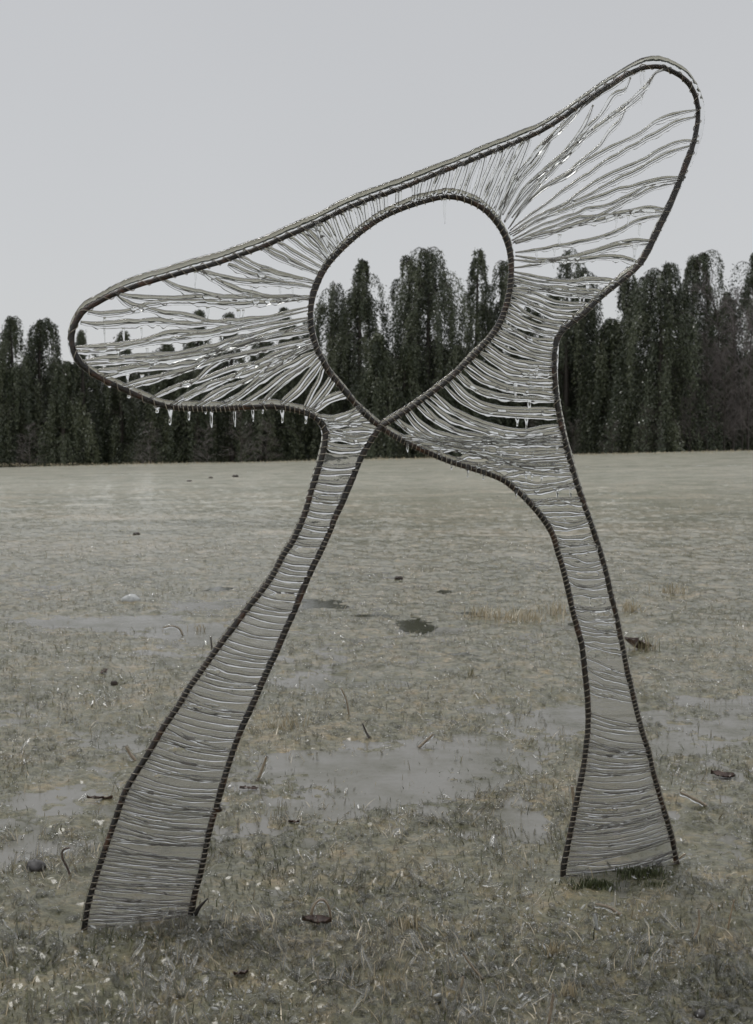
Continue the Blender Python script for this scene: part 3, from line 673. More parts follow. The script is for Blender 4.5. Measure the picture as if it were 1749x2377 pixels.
def part(name, me, parent=ROOT):
    o = bpy.data.objects.new(name, me); col.objects.link(o); o.parent = parent
    if parent is ROOT: o.matrix_parent_inverse = ROOT.matrix_basis.inverted() if False else o.matrix_parent_inverse
    return o
OFF = np.array(ROOT.location)
RODR = 0.0062
o2 = px_curve(OUT, 4.0); i2 = px_curve(INN, 4.0)
# the inner rod passes itself at the crossing: one pass in front of the other
depth_i = np.zeros(len(i2)); s = np.linspace(0, 1, len(i2))
dcx = np.hypot(i2[:, 0] - 884, i2[:, 1] - 990)
depth_i = np.where(s < 0.5, 1, -1) * 0.0072 * np.exp(-(dcx / 60) ** 2)
Po = plane_pt(o2[:, 0], o2[:, 1]) - OFF
Pi = plane_pt(i2[:, 0], i2[:, 1], depth_i) - OFF
def lump(n, sides, seed, amp, fr=0.35):
    i = np.arange(n)[:, None] * np.ones((1, sides)); j = np.arange(sides)[None, :] * np.ones((n, 1))
    ang = j / sides * 2 * np.pi
    return 1 + amp * (vnoise(i * fr, 3 + 1.6 * np.cos(ang), seed) - .5) * 2
for nm, P, sd, lab in (('rod', Po, 1, 'outer rod that outlines both wings and the outsides of the legs'), ('rod', Pi, 2, 'inner rod that makes the ring and the insides of the legs')):
    V, Q, T = tube(P, RODR, 9, PN, lump(len(P), 9, sd, 0.06))
    rod = part(nm, mesh_from('rod', V, Q, T, True, M_ROD)); rod['label'] = lab
    # wire wound round the rod
    Lg = np.r_[0, np.cumsum(np.linalg.norm(np.diff(P, axis=0), axis=1))]
    n = int(Lg[-1] / 0.0148 * 11); sx = np.linspace(0, Lg[-1], n)
    C = np.stack([np.interp(sx, Lg, P[:, c]) for c in range(3)], 1)
    T_, N_, B_ = frames(C, PN)
    rate = 0.55 + 0.9 * vnoise(sx * 6, sx * 0 + sd, 5 + sd)
    if sd == 1: rate = rate * np.where(C[:, 2] > 1.22, 0.42, 1.0)
    ph = np.cumsum(rate) * 2 * np.pi / 11
    rr = RODR + 0.0011 + 0.0012 * vnoise(ph / 6.28, ph * 0, sd + 9)
    Hx = C + rr[:, None] * (np.cos(ph)[:, None] * N_ + np.sin(ph)[:, None] * B_)
    V, Q, T = tube(Hx, 0.00105, 5, PN)
    w = part('wire_wrap', mesh_from('wire_wrap', V, Q, T, True, M_COIL), rod); w['kind'] = 'stuff'
    # ice crust riding on the upper / outer side of the rod
    T_, N_, B_ = frames(P, PN)
    up = np.array([0, 0, 1.0]) - T_[:, 2:3] * T_
    flat = np.linalg.norm(up, axis=1)
    zz = P[:, 2]
    thick = sstep(1.3, 1.6, zz) * (1 if sd == 1 else 0.55)
    side = np.zeros_like(P)
    sgn = np.where((P[:, 0] + OFF[0]) > 0.0, 1.0, -1.0) if sd == 1 else np.where((P[:, 0] + OFF[0]) > 0.35, -0.4, 0.2)
    side[:, 0] = sgn
    offv = up * (0.0044 + 0.0046 * thick + 0.0015 * flat)[:, None] * flat[:, None] + side * (0.0030 * (1 - flat))[:, None]
    k = np.arange(len(P))
    rad = 0.0072 + 0.0012 * flat + 0.0040 * thick * flat + 0.0017 * (np.abs(np.sin(Lg / 0.0155 * np.pi + 2.5 * vnoise(Lg / 0.06, Lg * 0, 8))) - 0.5) * 2 * (0.4 + 0.9 * vnoise(Lg / 0.05, Lg * 0, 3 + sd)) + 0.0011 * (vnoise(Lg / 0.05, Lg * 0, 13 + sd) - .5) * 2
    tip = np.exp(-np.hypot(P[:, 0] + OFF[0] - 0.82, P[:, 2] + OFF[2] - 1.95) ** 2 / 0.10 ** 2) if sd == 1 else 0
    rad = rad + 0.0030 * tip * (0.4 + vnoise(Lg / 0.035, Lg * 0, 77)); rad = smooth1(rad, 1); offv = offv + (np.array([0.006, 0, 0.004]) * (tip[:, None] if sd == 1 else 0))
    aa = np.linspace(0, 2 * np.pi, 16, endpoint=False)
    dz_ = np.clip(np.cos(aa)[None, :] * N_[:, 2:3] + np.sin(aa)[None, :] * B_[:, 2:3], 0, 1)
    V, Q, T = tube(P + offv * 0.85, rad, 16, PN, lump(len(P), 16, 30 + sd, 0.05, 0.4) * (1 + 0.42 * dz_ ** 4 * flat[:, None] - 0.10 * dz_ ** 1.5 * (1 - dz_ ** 3) * 2 * flat[:, None]))
    part('ice_crust', mesh_from('ice_crust', V, Q, T, True, M_CRUST), rod)

# bars that close the feet
for a, b_, lab in (((192, 2172), (440, 2152), 'rusty bar across the foot of the left leg'),):
    t = np.linspace(0, 1, 14); P = plane_pt(a[0] + (b_[0] - a[0]) * t, a[1] + (b_[1] - a[1]) * t) - OFF
    V, Q, T = tube(P, RODR * .85, 8, PN); o = part('foot_bar', mesh_from('foot_bar', V, Q, T, True, M_ROD)); o['label'] = lab
# rusty stub sticking out beside the left foot
P = catmull(plane_pt(np.array([425., 445, 462, 483]), np.array([2150., 2135, 2108, 2085])) - OFF, .008)
V, Q, T = tube(P, np.linspace(.010, .0015, len(P)), 7, PN, lump(len(P), 7, 4, .15)); part('foot_spur', mesh_from('foot_spur', V, Q, T, True, M_ROD))
V, Q, T = tube(plane_pt(np.array([500., 508, 514]), np.array([1877., 1878, 1882])) - OFF, [.006, .009, .004], 7, PN); part('rod_weld', mesh_from('rod_weld', V, Q, T, True, M_ROD))

# --- wire strands: each traced between the rods, with a sleeve of ice
WIRES = []                                      # (points px, ice radius px)
def W(zone, r, *lists):
    for p in lists: WIRES.append((Z(zone, p), r, zone in 'ac' and r > 4.5))
W('a', 5.4,
 [(215,465),(300,480),(420,465),(520,432),(700,420),(900,430),(1100,420),(1285,400)], [(345,375),(410,430),(470,442),(560,470),(700,492),(780,508),(900,520)],
 [(180,515),(300,530),(500,515),(700,525),(850,515),(1050,495),(1270,440)], [(565,300),(640,345),(760,380),(900,402),(1080,405),(1290,385)],
 [(345,375),(430,400),(560,408),(750,404),(940,398),(1100,396),(1288,392)],
 [(740,262),(850,300),(980,325),(1130,330),(1300,350)], [(760,270),(850,330),(950,370),(1100,395),(1285,405)], [(900,205),(1000,255),(1120,290),(1300,325)],
 [(930,195),(1050,260),(1150,290),(1300,318)], [(890,235),(960,275),(1060,305),(1180,330)], [(1035,150),(1120,200),(1230,245),(1330,285)],
 [(1060,145),(1150,195),(1250,245),(1335,275)], [(1120,130),(1200,190),(1290,235),(1350,265)], [(1170,95),(1250,160),(1320,210),(1365,245)])
W('a', 7.0, [(1245,60),(1310,130),(1350,180),(1380,215)], [(1275,50),(1340,100),(1385,160),(1400,200)], [(1310,40),(1360,100),(1400,150),(1420,180)], [(1215,75),(1290,145),(1340,190),(1372,232)])
W('a', 5.0,
 [(155,635),(300,635),(420,620),(600,575),(800,560),(1000,520),(1280,455)], [(160,655),(320,650),(500,615),(700,590),(900,560),(1280,490)],
 [(190,700),(350,690),(550,680),(750,650),(950,590),(1280,500)], [(200,720),(400,702),(600,690),(800,660),(1000,610),(1280,520)],
 [(260,745),(400,740),(560,700),(760,670),(950,620),(1275,530)], [(290,780),(420,745),(600,730),(750,700),(900,620),(1150,560),(1280,545)])
W('a', 4.4,
 [(380,820),(500,785),(700,740),(850,650),(1050,600),(1285,560)], [(375,835),(520,800),(700,740),(860,690),(1050,650),(1290,590)],
 [(500,890),(620,830),(720,800),(850,700),(1050,650),(1300,600)], [(520,885),(650,820),(760,790),(900,740),(1100,690),(1300,610)],
 [(610,910),(700,860),(830,800),(1000,750),(1150,690),(1305,625)], [(620,920),(740,850),(880,790),(1010,720),(1160,650),(1300,605)],
 [(730,915),(850,840),(980,790),(1080,720),(1200,650),(1300,620)], [(750,920),(880,850),(1000,780),(1100,740),(1230,650),(1310,630)],
 [(820,925),(930,870),(1040,780),(1150,710),(1260,640),(1310,615)], [(840,930),(950,870),(1060,790),(1180,720),(1310,650)],
 [(940,915),(1050,850),(1150,770),(1230,720),(1320,655)])
W('a', 4.4,
 [(1040,910),(1120,840),(1200,770),(1330,680)], [(1050,905),(1140,810),(1240,740),(1335,660)], [(1140,905),(1220,830),(1280,750),(1340,680)],
 [(1150,910),(1230,850),(1300,770),(1345,700)], [(1250,940),(1290,860),(1330,780),(1350,710)], [(1260,935),(1330,850),(1370,790),(1385,750)],
 [(1270,950),(1330,890),(1380,820),(1400,780)], [(1280,940),(1350,890),(1440,852),(1470,850)], [(1291,955),(1360,905),(1450,870),(1480,865)],
 [(1310,965),(1400,970),(1480,940),(1530,915)], [(1320,980),(1420,985),(1500,950),(1545,935)], [(1330,995),(1440,990),(1550,960),(1575,960)],
 [(1340,1010),(1450,1002),(1560,985),(1605,985)])
W('c', 4.5,
 [(1310,140),(1230,170),(1180,240),(1080,330),(950,430),(850,500),(750,590),(620,700),(530,800),(460,880),(400,980)], [(1250,150),(1205,212),(1160,285),(1075,355),(975,425),(865,505),(745,618),(612,710),(510,805),(420,940)],
 [(1110,150),(1040,200),(930,270),(840,340),(760,430),(640,540),(560,640),(470,760),(400,900),(370,970)], [(1190,130),(1080,185),(1000,240),(880,310),(770,400),(680,500),(590,590),(500,700),(430,820),(385,960)])
W('c', 4.7,
 [(1090,195),(1060,260),(1000,290),(950,370),(910,420),(850,480),(770,590),(640,730),(540,840),(440,960)], [(1070,370),(1040,430),(980,490),(940,550),(880,610),(800,670),(740,730),(600,810),(500,900),(430,1010)],
 [(885,345),(860,420),(820,490),(770,560),(700,640),(600,760),(500,860),(410,980)], [(660,540),(600,640),(540,710),(480,790),(400,940)],
 [(1460,370),(1350,395),(1230,440),(1130,510),(1000,570),(880,640),(740,730),(600,810),(500,910),(420,1020)], [(1465,400),(1370,430),(1260,490),(1150,550),(1020,620),(900,700),(760,790),(640,880),(520,960),(430,1030)],
 [(1460,545),(1380,545),(1280,580),(1180,640),(1080,690),(960,740),(840,810),(720,890),(560,970),(435,1040)], [(1440,560),(1350,590),(1230,650),(1120,710),(1000,770),(880,830),(750,890),(600,970),(440,1050)],
 [(1390,740),(1250,755),(1120,790),(1000,820),(900,860),(780,900),(650,950),(540,1000),(445,1060)], [(1370,762),(1250,787),(1130,840),(1020,900),(920,950),(800,1000),(700,1030),(570,1060),(450,1090)],
 [(1380,750),(1200,780),(1080,850),(980,890),(870,910),(760,950),(640,990),(530,1040),(450,1080)], [(1300,910),(1180,910),(1080,930),(960,950),(830,960),(700,1000),(560,1050),(455,1095)],
 [(1290,935),(1180,930),(1040,940),(900,980),(780,1000),(640,1050),(460,1100)], [(1275,945),(1150,970),(1040,1030),(920,1070),(800,1100),(680,1120),(560,1140),(460,1150)],
 [(1215,1090),(1120,1090),(1000,1110),(880,1150),(740,1180),(600,1190),(470,1165)], [(1205,1100),(1080,1110),(950,1140),(820,1170),(680,1190),(560,1220),(455,1230)],
 [(1160,1215),(1060,1190),(950,1180),(820,1195),(700,1190),(580,1205),(450,1190)], [(1040,1305),(900,1300),(750,1310),(620,1295),(540,1280),(445,1255)],
 [(1010,1325),(880,1310),(740,1320),(600,1310),(445,1270)], [(970,1370),(800,1350),(650,1340),(560,1320),(445,1285)], [(930,1400),(800,1370),(650,1350),(550,1330),(442,1310)])
# short band between the top of the ring and the upper rod
for (u0, v0, u1, v1, bow) in [(1420,65,1262,455,10),(1400,75,1240,440,-8),(1350,100,1225,420,8),(1310,110,1200,400,-6),(1250,130,1170,385,6),(1210,150,1130,375,-6),(1160,170,1095,368,6),(1120,185,1060,362,-5),(1060,200,1010,365,5),(1010,222,960,375,-5),(960,245,915,392,5),
  (900,272,880,400,-4),(860,290,845,412,4),(768,325,772,440,0),(690,355,700,475,4),(660,368,670,490,-4),(625,375,640,510,4),(575,398,605,535,-5),(540,412,575,560,5),(490,430,540,590,-6),(450,448,500,615,6),(400,468,470,640,-6),(360,490,440,668,7),(310,515,405,700,-8),(250,540,390,720,10),(1470,40,1285,490,-10),(1500,30,1300,510,8)]:
    mx_, my_ = (u0 + u1) / 2 + bow, (v0 + v1) / 2
    WIRES.append((Z('b', [(u0, v0), ((u0 * 2 + u1) / 3 + bow * .8, (v0 * 2 + v1) / 3), ((u0 + 2 * u1) / 3 + bow * .8, (v0 + 2 * v1) / 3), (u1, v1)]), 6.4, False))
W('d', 3.9,
 [(920,20),(1100,55),(1250,75),(1420,75)], [(915,45),(1080,60),(1250,90),(1400,100)], [(912,55),(1050,85),(1200,130),(1360,130)], [(910,70),(1050,110),(1180,160),(1330,150)], [(905,80),(1040,150),(1180,190),(1300,195)],
 [(900,105),(1030,150),(1150,210),(1270,220)], [(895,120),(1000,190),(1120,230),(1240,245)], [(890,150),(1000,190),(1100,230),(1230,262)], [(885,165),(980,220),(1080,260),(1210,280)], [(880,190),(980,240),(1080,290),(1190,297)],
 [(868,210),(960,260),(1060,290),(1180,315)], [(858,230),(950,290),(1050,330),(1165,335)], [(848,250),(950,300),(1050,350),(1155,370)], [(838,270),(930,320),(1040,370),(1152,395)], [(825,290),(930,340),(1030,390),(1152,410)],
 [(810,310),(920,360),(1030,410),(1150,430)], [(795,335),(900,390),(1020,430),(1150,455)], [(780,350),(880,420),(1000,460),(1150,470)], [(762,375),(850,430),(960,480),(1150,490)])
W('d', 4.3,
 [(745,390),(850,450),(970,500),(1150,515)], [(735,400),(830,470),(940,520),(1150,525)], [(705,425),(800,490),(920,545),(1155,560)], [(690,440),(790,510),(920,560),(1155,580)],
 [(670,460),(770,530),(900,590),(1158,610)], [(645,485),(750,560),(880,600),(1160,640)], [(625,500),(720,590),(880,640),(1162,660)], [(605,520),(700,600),(850,650),(1162,668)],
 [(585,540),(690,640),(830,700),(1168,710)], [(565,555),(670,660),(820,720),(1170,730)], [(545,575),(660,680),(820,740),(1172,760)])
W('d', 4.8,
 [(485,620),(600,720),(760,790),(960,830),(1182,800)], [(465,635),(580,720),(760,810),(960,850),(1185,820)], [(435,655),(560,760),(720,820),(940,860),(1187,840)], [(415,665),(540,790),(700,850),(930,880),(1190,860)],
 [(385,685),(500,780),(640,840),(900,890),(1195,872)], [(355,705),(440,800),(580,860),(800,880),(1050,880),(1192,852)], [(325,725),(420,830),(560,880),(800,882),(1000,890),(1197,876)],
 [(285,755),(380,830),(500,870),(700,890),(900,885),(1200,890)], [(265,770),(380,850),(480,880),(640,900),(850,905),(1205,905)])
W('d', 4.4,
 [(290,860),(400,865),(550,890),(750,920),(950,940),(1210,930)], [(320,875),(450,880),(620,920),(800,940),(1000,960),(1213,940)], [(370,900),(480,905),(700,940),(900,980),(1218,960)], [(410,920),(560,925),(750,960),(900,1000),(1222,975)],
 [(490,960),(600,930),(750,950),(950,1000),(1228,995)], [(595,1000),(700,960),(850,990),(1020,1020),(1232,1012)], [(610,1003),(720,1015),(900,1030),(1236,1030)], [(700,1035),(820,1000),(1000,1020),(1240,1040)],
 [(725,1045),(900,1040),(1050,1050),(1245,1048)])
W('d', 3.6,
 [(860,1083),(960,1060),(1100,1070),(1252,1070)], [(870,1090),(960,1100),(1100,1115),(1258,1080)], [(905,1115),(1000,1140),(1120,1130),(1272,1110)], [(925,1138),(1030,1150),(1150,1140),(1290,1130)], [(965,1170),(1080,1160),(1180,1140),(1293,1137)],
 [(1010,1210),(1110,1215),(1200,1205),(1312,1200)], [(1030,1230),(1120,1205),(1220,1215),(1318,1212)])
W('g', 3.6,
 [(250,50),(450,50),(670,35)], [(270,75),(480,60),(680,75)], [(320,130),(440,120),(560,125),(705,135)], [(345,152),(500,155),(708,145)], [(370,178),(500,200),(620,205),(720,180)], [(388,200),(480,230),(600,235),(725,190)],
 [(425,262),(540,265),(640,245),(740,235)], [(445,315),(560,330),(650,325),(768,300)], [(460,350),(560,380),(660,380),(785,360)], [(468,370),(600,390),(700,380),(795,385)], [(480,440),(600,445),(700,430),(805,405)],
 [(490,470),(600,470),(700,510),(832,500)], [(505,500),(600,540),(700,555),(835,520)], [(518,560),(640,580),(740,575),(845,550)], [(530,600),(640,640),(740,640),(862,620)], [(538,640),(620,690),(740,700),(875,670)],
 [(548,690),(640,700),(750,720),(882,700)], [(565,765),(660,765),(760,775),(897,770)], [(580,830),(660,870),(780,885),(915,850)], [(588,870),(680,880),(800,885),(920,860)], [(598,900),(700,945),(800,950),(930,945)],
 [(604,930),(720,960),(830,955),(933,950)], [(618,990),(720,1010),(830,1040),(955,1050)], [(628,1020),(740,1050),(840,1050),(955,1060)], [(635,1040),(720,1070),(850,1080),(960,1080)], [(655,1110),(760,1110),(860,1130),(970,1110)],
 [(660,1130),(760,1160),(860,1195),(985,1215)], [(670,1240),(760,1270),(860,1320),(1010,1370)], [(680,1280),(760,1340),(880,1370),(1015,1400)], [(688,1320),(780,1380),(900,1420),(1030,1450)],
 [(695,1400),(800,1440),(900,1480),(1045,1500)], [(700,1440),(800,1480),(920,1510),(1055,1550)], [(705,1500),(800,1530),(920,1560),(1065,1590)])
# left leg neck
W('e', 4.6, [(835,115),(950,120),(1100,125),(1240,150)], [(850,145),(960,170),(1080,165),(1230,165)], [(860,175),(960,190),(1060,215),(1210,190)], [(850,205),(950,215),(1080,225),(1200,215)],
 [(850,235),(950,235),(1060,255),(1190,240)], [(848,265),(960,290),(1060,295),(1165,285)], [(845,300),(950,320),(1040,320),(1150,310)])

def curve_at_y(C2, y, sel):
    c = C2[sel]; o = np.argsort(c[:, 1]); return float(np.interp(y, c[o, 1], c[o, 0]))
so = np.arange(len(o2)); si = np.arange(len(i2))
LO = (so < len(o2) * .25) & (o2[:, 1] > 1030); LI = (si < len(i2) * .35) & (i2[:, 1] > 1000)
RO = (so > len(o2) * .6) & (o2[:, 1] > 1100); RI = (si > len(i2) * .7) & (i2[:, 1] > 1240)
LEG = []                                        # strands of the legs, procedural but between the same rods
rg = np.random.default_rng(42)
y = 1062.0
while y < 2150:
    pitch = np.interp(y, [1060, 1400, 1500, 1750, 1850, 2150], [15, 15, 12, 10, 7, 4.6])
    y += pitch * (0.45 + 1.1 * rg.random()); y0 = y
    if y0 > 2160: break
    x0 = curve_at_y(o2, y0, LO)
    sl = np.interp(y0, [1060, 1200, 1450, 1700, 2000, 2160], [0.02, 0.10, 0.20, 0.20, 0.10, -0.05]) + rg.normal(0, .035)
    wdt = curve_at_y(i2, y0, LI) - x0; y1 = min(y0 + sl * wdt, 2150); x1 = curve_at_y(i2, y1, LI); sag = wdt * (.045 if y0 < 1950 else .015) + rg.normal(0, 1.6)
    LEG.append(([(x0, y0), (x0 + (x1 - x0) * .33, y0 + (y1 - y0) * .33 + sag), (x0 + (x1 - x0) * .68, y0 + (y1 - y0) * .68 + sag * .9), (x1, y1)], 0))
y = 1640.0
while y < 2050:
    pitch = np.interp(y, [1640, 1780, 1850, 2050], [10, 8.5, 7, 4.6]); y += pitch * (0.45 + 1.1 * rg.random()); y0 = y
    x0 = curve_at_y(i2, y0, RI); sl = np.interp(y0, [1640, 1700, 1780, 1900, 2050], [.26, .16, .0, -.10, -.22]) + rg.normal(0, .04)
    wdt = curve_at_y(o2, min(y0, 2000), RO) - x0; y1 = y0 + sl * wdt
    if y1 > 2010: y1 = 2010 - rg.random() * 5
    x1 = curve_at_y(o2, y1, RO); sag = wdt * .05 + rg.normal(0, 2)
    LEG.append(([(x0, y0), (x0 + (x1 - x0) * .33, y0 + (y1 - y0) * .33 + sag), (x0 + (x1 - x0) * .68, y0 + (y1 - y0) * .68 + sag), (x1, y1)], 1))

def strand_path(pts, idx, wig=1.0, dep=0.0062):
    C2 = catmull(pts, 5.0); n = len(C2); u = np.linspace(0, 1, n); L = np.hypot(*(C2[-1] - C2[0]))
    e = np.sin(u * np.pi) ** .5
    C2[:, 1] += wig * (vnoise(u * L / 26, u * 0 + idx, 1) - .5) * 3.2 * e; C2[:, 0] += wig * (vnoise(u * L / 26, u * 0 + idx, 2) - .5) * 1.6 * e
    s0 = 1 if (idx % 2 == 0) else -1; s1 = 1 if (idx // 2) % 2 == 0 else -1
    d = dep * (s0 * (1 - u) + s1 * u) + 0.002 * math.sin(idx * 2.3) * e
    return C2, plane_pt(C2[:, 0], C2[:, 1], d) - OFF
nw = 0
for idx, (pts, r, taper) in enumerate(WIRES):
    C2, P = strand_path(pts, idx)
    n = len(P)
    V, Q, T = tube(P, 0.00075, 5, PN)
    w = part('wire', mesh_from('wire', V, Q, T, True, M_WIRE)); nw += 1
    # ice sleeve: lumpy, heavier below where it dripped
    sides = 12; u = np.linspace(0, 1, n); L = np.linalg.norm(np.diff(P, axis=0), axis=1).sum()
    rg = np.random.default_rng(idx + 1000)
    rr = r * 1.18 * PX * (0.80 + 0.42 * vnoise(u * L / .045, u * 0 + idx, 4)) * np.minimum(1, 0.45 + 5 * np.minimum(u, 1 - u))
    if taper: rr = rr * (1.08 - 0.50 * sstep(0.45, 1.0, u))
    T_, N_, B_ = frames(P, PN)
    ang = np.linspace(0, 2 * np.pi, sides, endpoint=False)
    dirz = np.cos(ang)[None, :] * N_[:, 2:3] + np.sin(ang)[None, :] * B_[:, 2:3]
    flat = 1 - np.abs(T_[:, 2:3])
    drip = np.clip(vnoise(u * L / .013, u * 0 + idx, 6) - 0.42, 0, 1)[:, None] * 1.7 * np.clip(-dirz, 0, 1) ** 2 * flat
    shp = (1 + drip + 0.28 * np.clip(dirz, 0, 1) ** 4 * flat) * lump(n, sides, idx, .07, .4) * (1 - 0.22 * np.abs(np.sin(ang))[None, :])
    cen = P + np.array([0, 0, 1.0]) * (rr * 0.22)[:, None]
    V, Q, T = tube(cen, rr, sides, PN, shp)
    part('ice_sleeve', mesh_from('ice_sleeve', V, Q, T, True, M_ICE), w)
rest = {0: MB(), 1: MB()}; resti = {0: MB(), 1: MB()}
room = 290 - nw
order = sorted(range(len(LEG)), key=lambda k: LEG[k][0][0][1])
for c, k in enumerate(order):
    pts, leg = LEG[k]
    C2, P = strand_path(pts, 400 + k, .8, .0066); V, Q, T = tube(P, 0.00080, 4, PN)
    if c < room: w = part('wire', mesh_from('wire', V, Q, T, True, M_WIRE))
    else: w = None; rest[leg].add(V, Q, T)
    n = len(P); u = np.linspace(0, 1, n); y0 = pts[0][1]; Lm = np.linalg.norm(np.diff(P, axis=0), axis=1).sum()
    rr = np.interp(y0, [1060, 1400, 1750, 2000, 2150], [5.6, 5.2, 4.2, 3.1, 2.4]) * PX * (0.55 + 0.95 * vnoise(u * Lm / .05, u * 0 + k, 14)) * np.minimum(1, .3 + 6 * np.minimum(u, 1 - u))
    V, Q, T = tube(P + np.array([0, 0, 0.2]) * rr[:, None], rr, 8, PN, lump(n, 8, k, .08, .4))
    if w: part('ice_sleeve', mesh_from('ice_sleeve', V, Q, T, True, M_ICE), w)
    else: resti[leg].add(V, Q, T)
for leg, nm in ((0, 'densely strung wires at the foot of the left leg'), (1, 'densely strung wires at the foot of the right leg')):
    o = part('wire_web', rest[leg].mesh('wire_web', M_WIRE)); o['kind'] = 'stuff'; o['label'] = nm
    o = part('web_ice', resti[leg].mesh('web_ice', M_ICE), o); o['kind'] = 'stuff'

# film of ice frozen across the legs: a slab rippled by the strands inside it
def film(rows, nu, holes, thick, seed, lab):
    """rows: list of (xl, xr, y, dy) ; holes: (px, py, rx, ry)"""
    A = np.array(rows); n = len(A); u = np.linspace(0.0, 1, nu)
    Xp = A[:, 0:1] + (A[:, 1] - A[:, 0])[:, None] * u; Yp = A[:, 2:3] + A[:, 3:4] * u[None, :] + (A[:, 1] - A[:, 0])[:, None] * .045 * np.sin(u * np.pi)
    rip = vnoise(Yp / 6.5, u[None, :] * 2.5 + 0 * Yp, seed); rip2 = vnoise(Yp / 14, u[None, :] * 5 + 0 * Yp, seed + 3)
    th = thick * (0.15 + 1.7 * rip + 0.8 * rip2)
    mask = np.ones_like(th, bool)
    for (hx, hy, rx, ry) in holes:
        d = ((Xp - hx) / rx) ** 2 + ((Yp - hy) / ry) ** 2
        mask &= d > 1
    Fv = plane_pt(Xp.ravel(), Yp.ravel(), (th / 2).ravel()) - OFF; Bv = plane_pt(Xp.ravel(), Yp.ravel(), -(th / 2).ravel()) - OFF
    V = np.vstack([Fv, Bv]); NB = n * nu
    idx = np.arange(n * nu).reshape(n, nu)
    a = idx[:-1, :-1]; b = idx[1:, :-1]; c = idx[1:, 1:]; d = idx[:-1, 1:]
    ok = mask[:-1, :-1] & mask[1:, :-1] & mask[1:, 1:] & mask[:-1, 1:]
    q = np.stack([a[ok], b[ok], c[ok], d[ok]], 1)
    Q = [q, q[:, ::-1] + NB]
    # rims
    edges = {}
    for f in q:
        for e0, e1 in ((f[0], f[1]), (f[1], f[2]), (f[2], f[3]), (f[3], f[0])):
            if (e1, e0) in edges: del edges[(e1, e0)]
            else: edges[(e0, e1)] = 1
    E = np.array(list(edges.keys()))
    Q.append(np.stack([E[:, 1], E[:, 0], E[:, 0] + NB, E[:, 1] + NB], 1))
    me = mesh_from('ice_film', V, np.vstack(Q), None, True, M_FILM)
    o = part('ice_film', me); o['label'] = lab
rows = []
for y0 in np.arange(1050, 2160, 3.0):
    x0 = curve_at_y(o2, y0, LO) + 1; sl = np.interp(y0, [1060, 1200, 1450, 1700, 2000, 2160], [0.02, 0.10, 0.20, 0.20, 0.10, -0.05]); wd = curve_at_y(i2, y0, LI) - x0
    y1 = min(y0 + sl * wd, 2158); x1 = curve_at_y(i2, y1, LI) - 1; rows.append((x0, x1, y0, y1 - y0))
film(rows, 44, [(757, 1160, 25, 7), (710, 1277, 24, 5), (655, 1388, 34, 9), (480, 1560, 30, 4), (560, 1600, 34, 4), (470, 1640, 40, 4), (430, 1740, 36, 5), (400, 1800, 40, 4), (350, 1900, 44, 6), (400, 1960, 30, 3)], 0.0026, 3, 'grey film of ice across the left leg')
rows = []
for y0 in np.arange(1255, 2050, 3.0):
    x0 = curve_at_y(i2, y0, RI) + 1; sl = np.interp(y0, [1250, 1400, 1500, 1640, 1700, 1780, 1900, 2050], [-.02, .06, .16, .26, .16, .0, -.10, -.22]); wd = curve_at_y(o2, min(y0, 2000), RO) - x0
    y1 = min(y0 + sl * wd, 2012); x1 = curve_at_y(o2, y1, RO) - 1; rows.append((x0, x1, y0, y1 - y0))
film(rows, 36, [(1348, 1243, 60, 10), (1345, 1285, 22, 5), (1362, 1334, 26, 5), (1365, 1395, 40, 12), (1395, 1425, 22, 7), (1400, 1457, 22, 5), (1405, 1516, 38, 10), (1415, 1560, 20, 4), (1400, 1615, 22, 3), (1400, 1880, 30, 3)], 0.0026, 9, 'grey film of ice across the right leg')

# icicles: (x, top y, bottom y, radius px)
ICI = [(395,950,984,6),(439,952,977,5),(491,953,990,5.5),(545,950,985,5),(587,950,978,4.5),(655,950,979,6),(710,962,984,6),(610,950,960,4),(478,953,961,4),
 (243,738,790,3.2),(287,764,794,4),(329,764,788,3),(482,716,752,4.2),(553,722,772,5),(564,722,752,3),(584,668,691,4),(650,668,689,4),(679,670,690,3),(453,634,665,3.2),(274,814,828,5),(296,870,892,5),(330,872,893,5),(473,782,799,3),(342,812,824,4),(516,784,790,3),
 (365,945,958,9),(300,915,925,8),(255,893,900,7),(1030,466,503,3.6),(1485,170,203,2.6),(1492,170,196,2.4),(1486,226,242,2.6),(1470,573,600,4.6),(1481,524,544,3.4),(1296,549,566,4),(1243,582,598,3.6),(1284,578,592,3.4),(1427,504,527,3.4),(1455,504,520,3),(1328,470,488,4.6),(1356,640,652,3),(1282,612,622,3),
 (1361,660,679,4),(1343,690,700,4),(1352,690,702,3),(1243,852,876,4),(1229,870,887,4),(1194,892,919,5),(1226,932,953,4.2),(1198,972,984,4),(1219,972,996,3.6),(1023,1018,1056,5.2),(1152,1014,1042,4.4),(1130,1020,1042,3.6),(1183,1024,1042,4),(1224,1018,1042,4.4),(1268,1014,1042,4.6),(1215,1046,1059,4.4),(1234,1046,1058,4),(1160,1046,1056,4),
 (1322,1131,1156,3.2),(1291,1135,1160,3.2),(1083,1085,1102,3.2),(1120,1096,1112,3.6),(1046,1072,1086,3.6),(944,1028,1044,3.6),(1190,1088,1106,3),(1255,1086,1100,3),(1218,1102,1114,3),(1232,1102,1112,3),(1308,1206,1222,2.4),(1413,1508,1530,3.4),(1370,1390,1400,3),(1430,1565,1576,3),(1452,1688,1700,3),(1382,1270,1282,2.4),(1254,1106,1122,3),
 (798,1000,1012,4),(638,1392,1410,3),(1215,1150,1164,3),(1195,1140,1152,3.2),(1120,1040,1050,3),(1258,900,908,3),(1290,1040,1050,3),(812,1000,1008,3)]
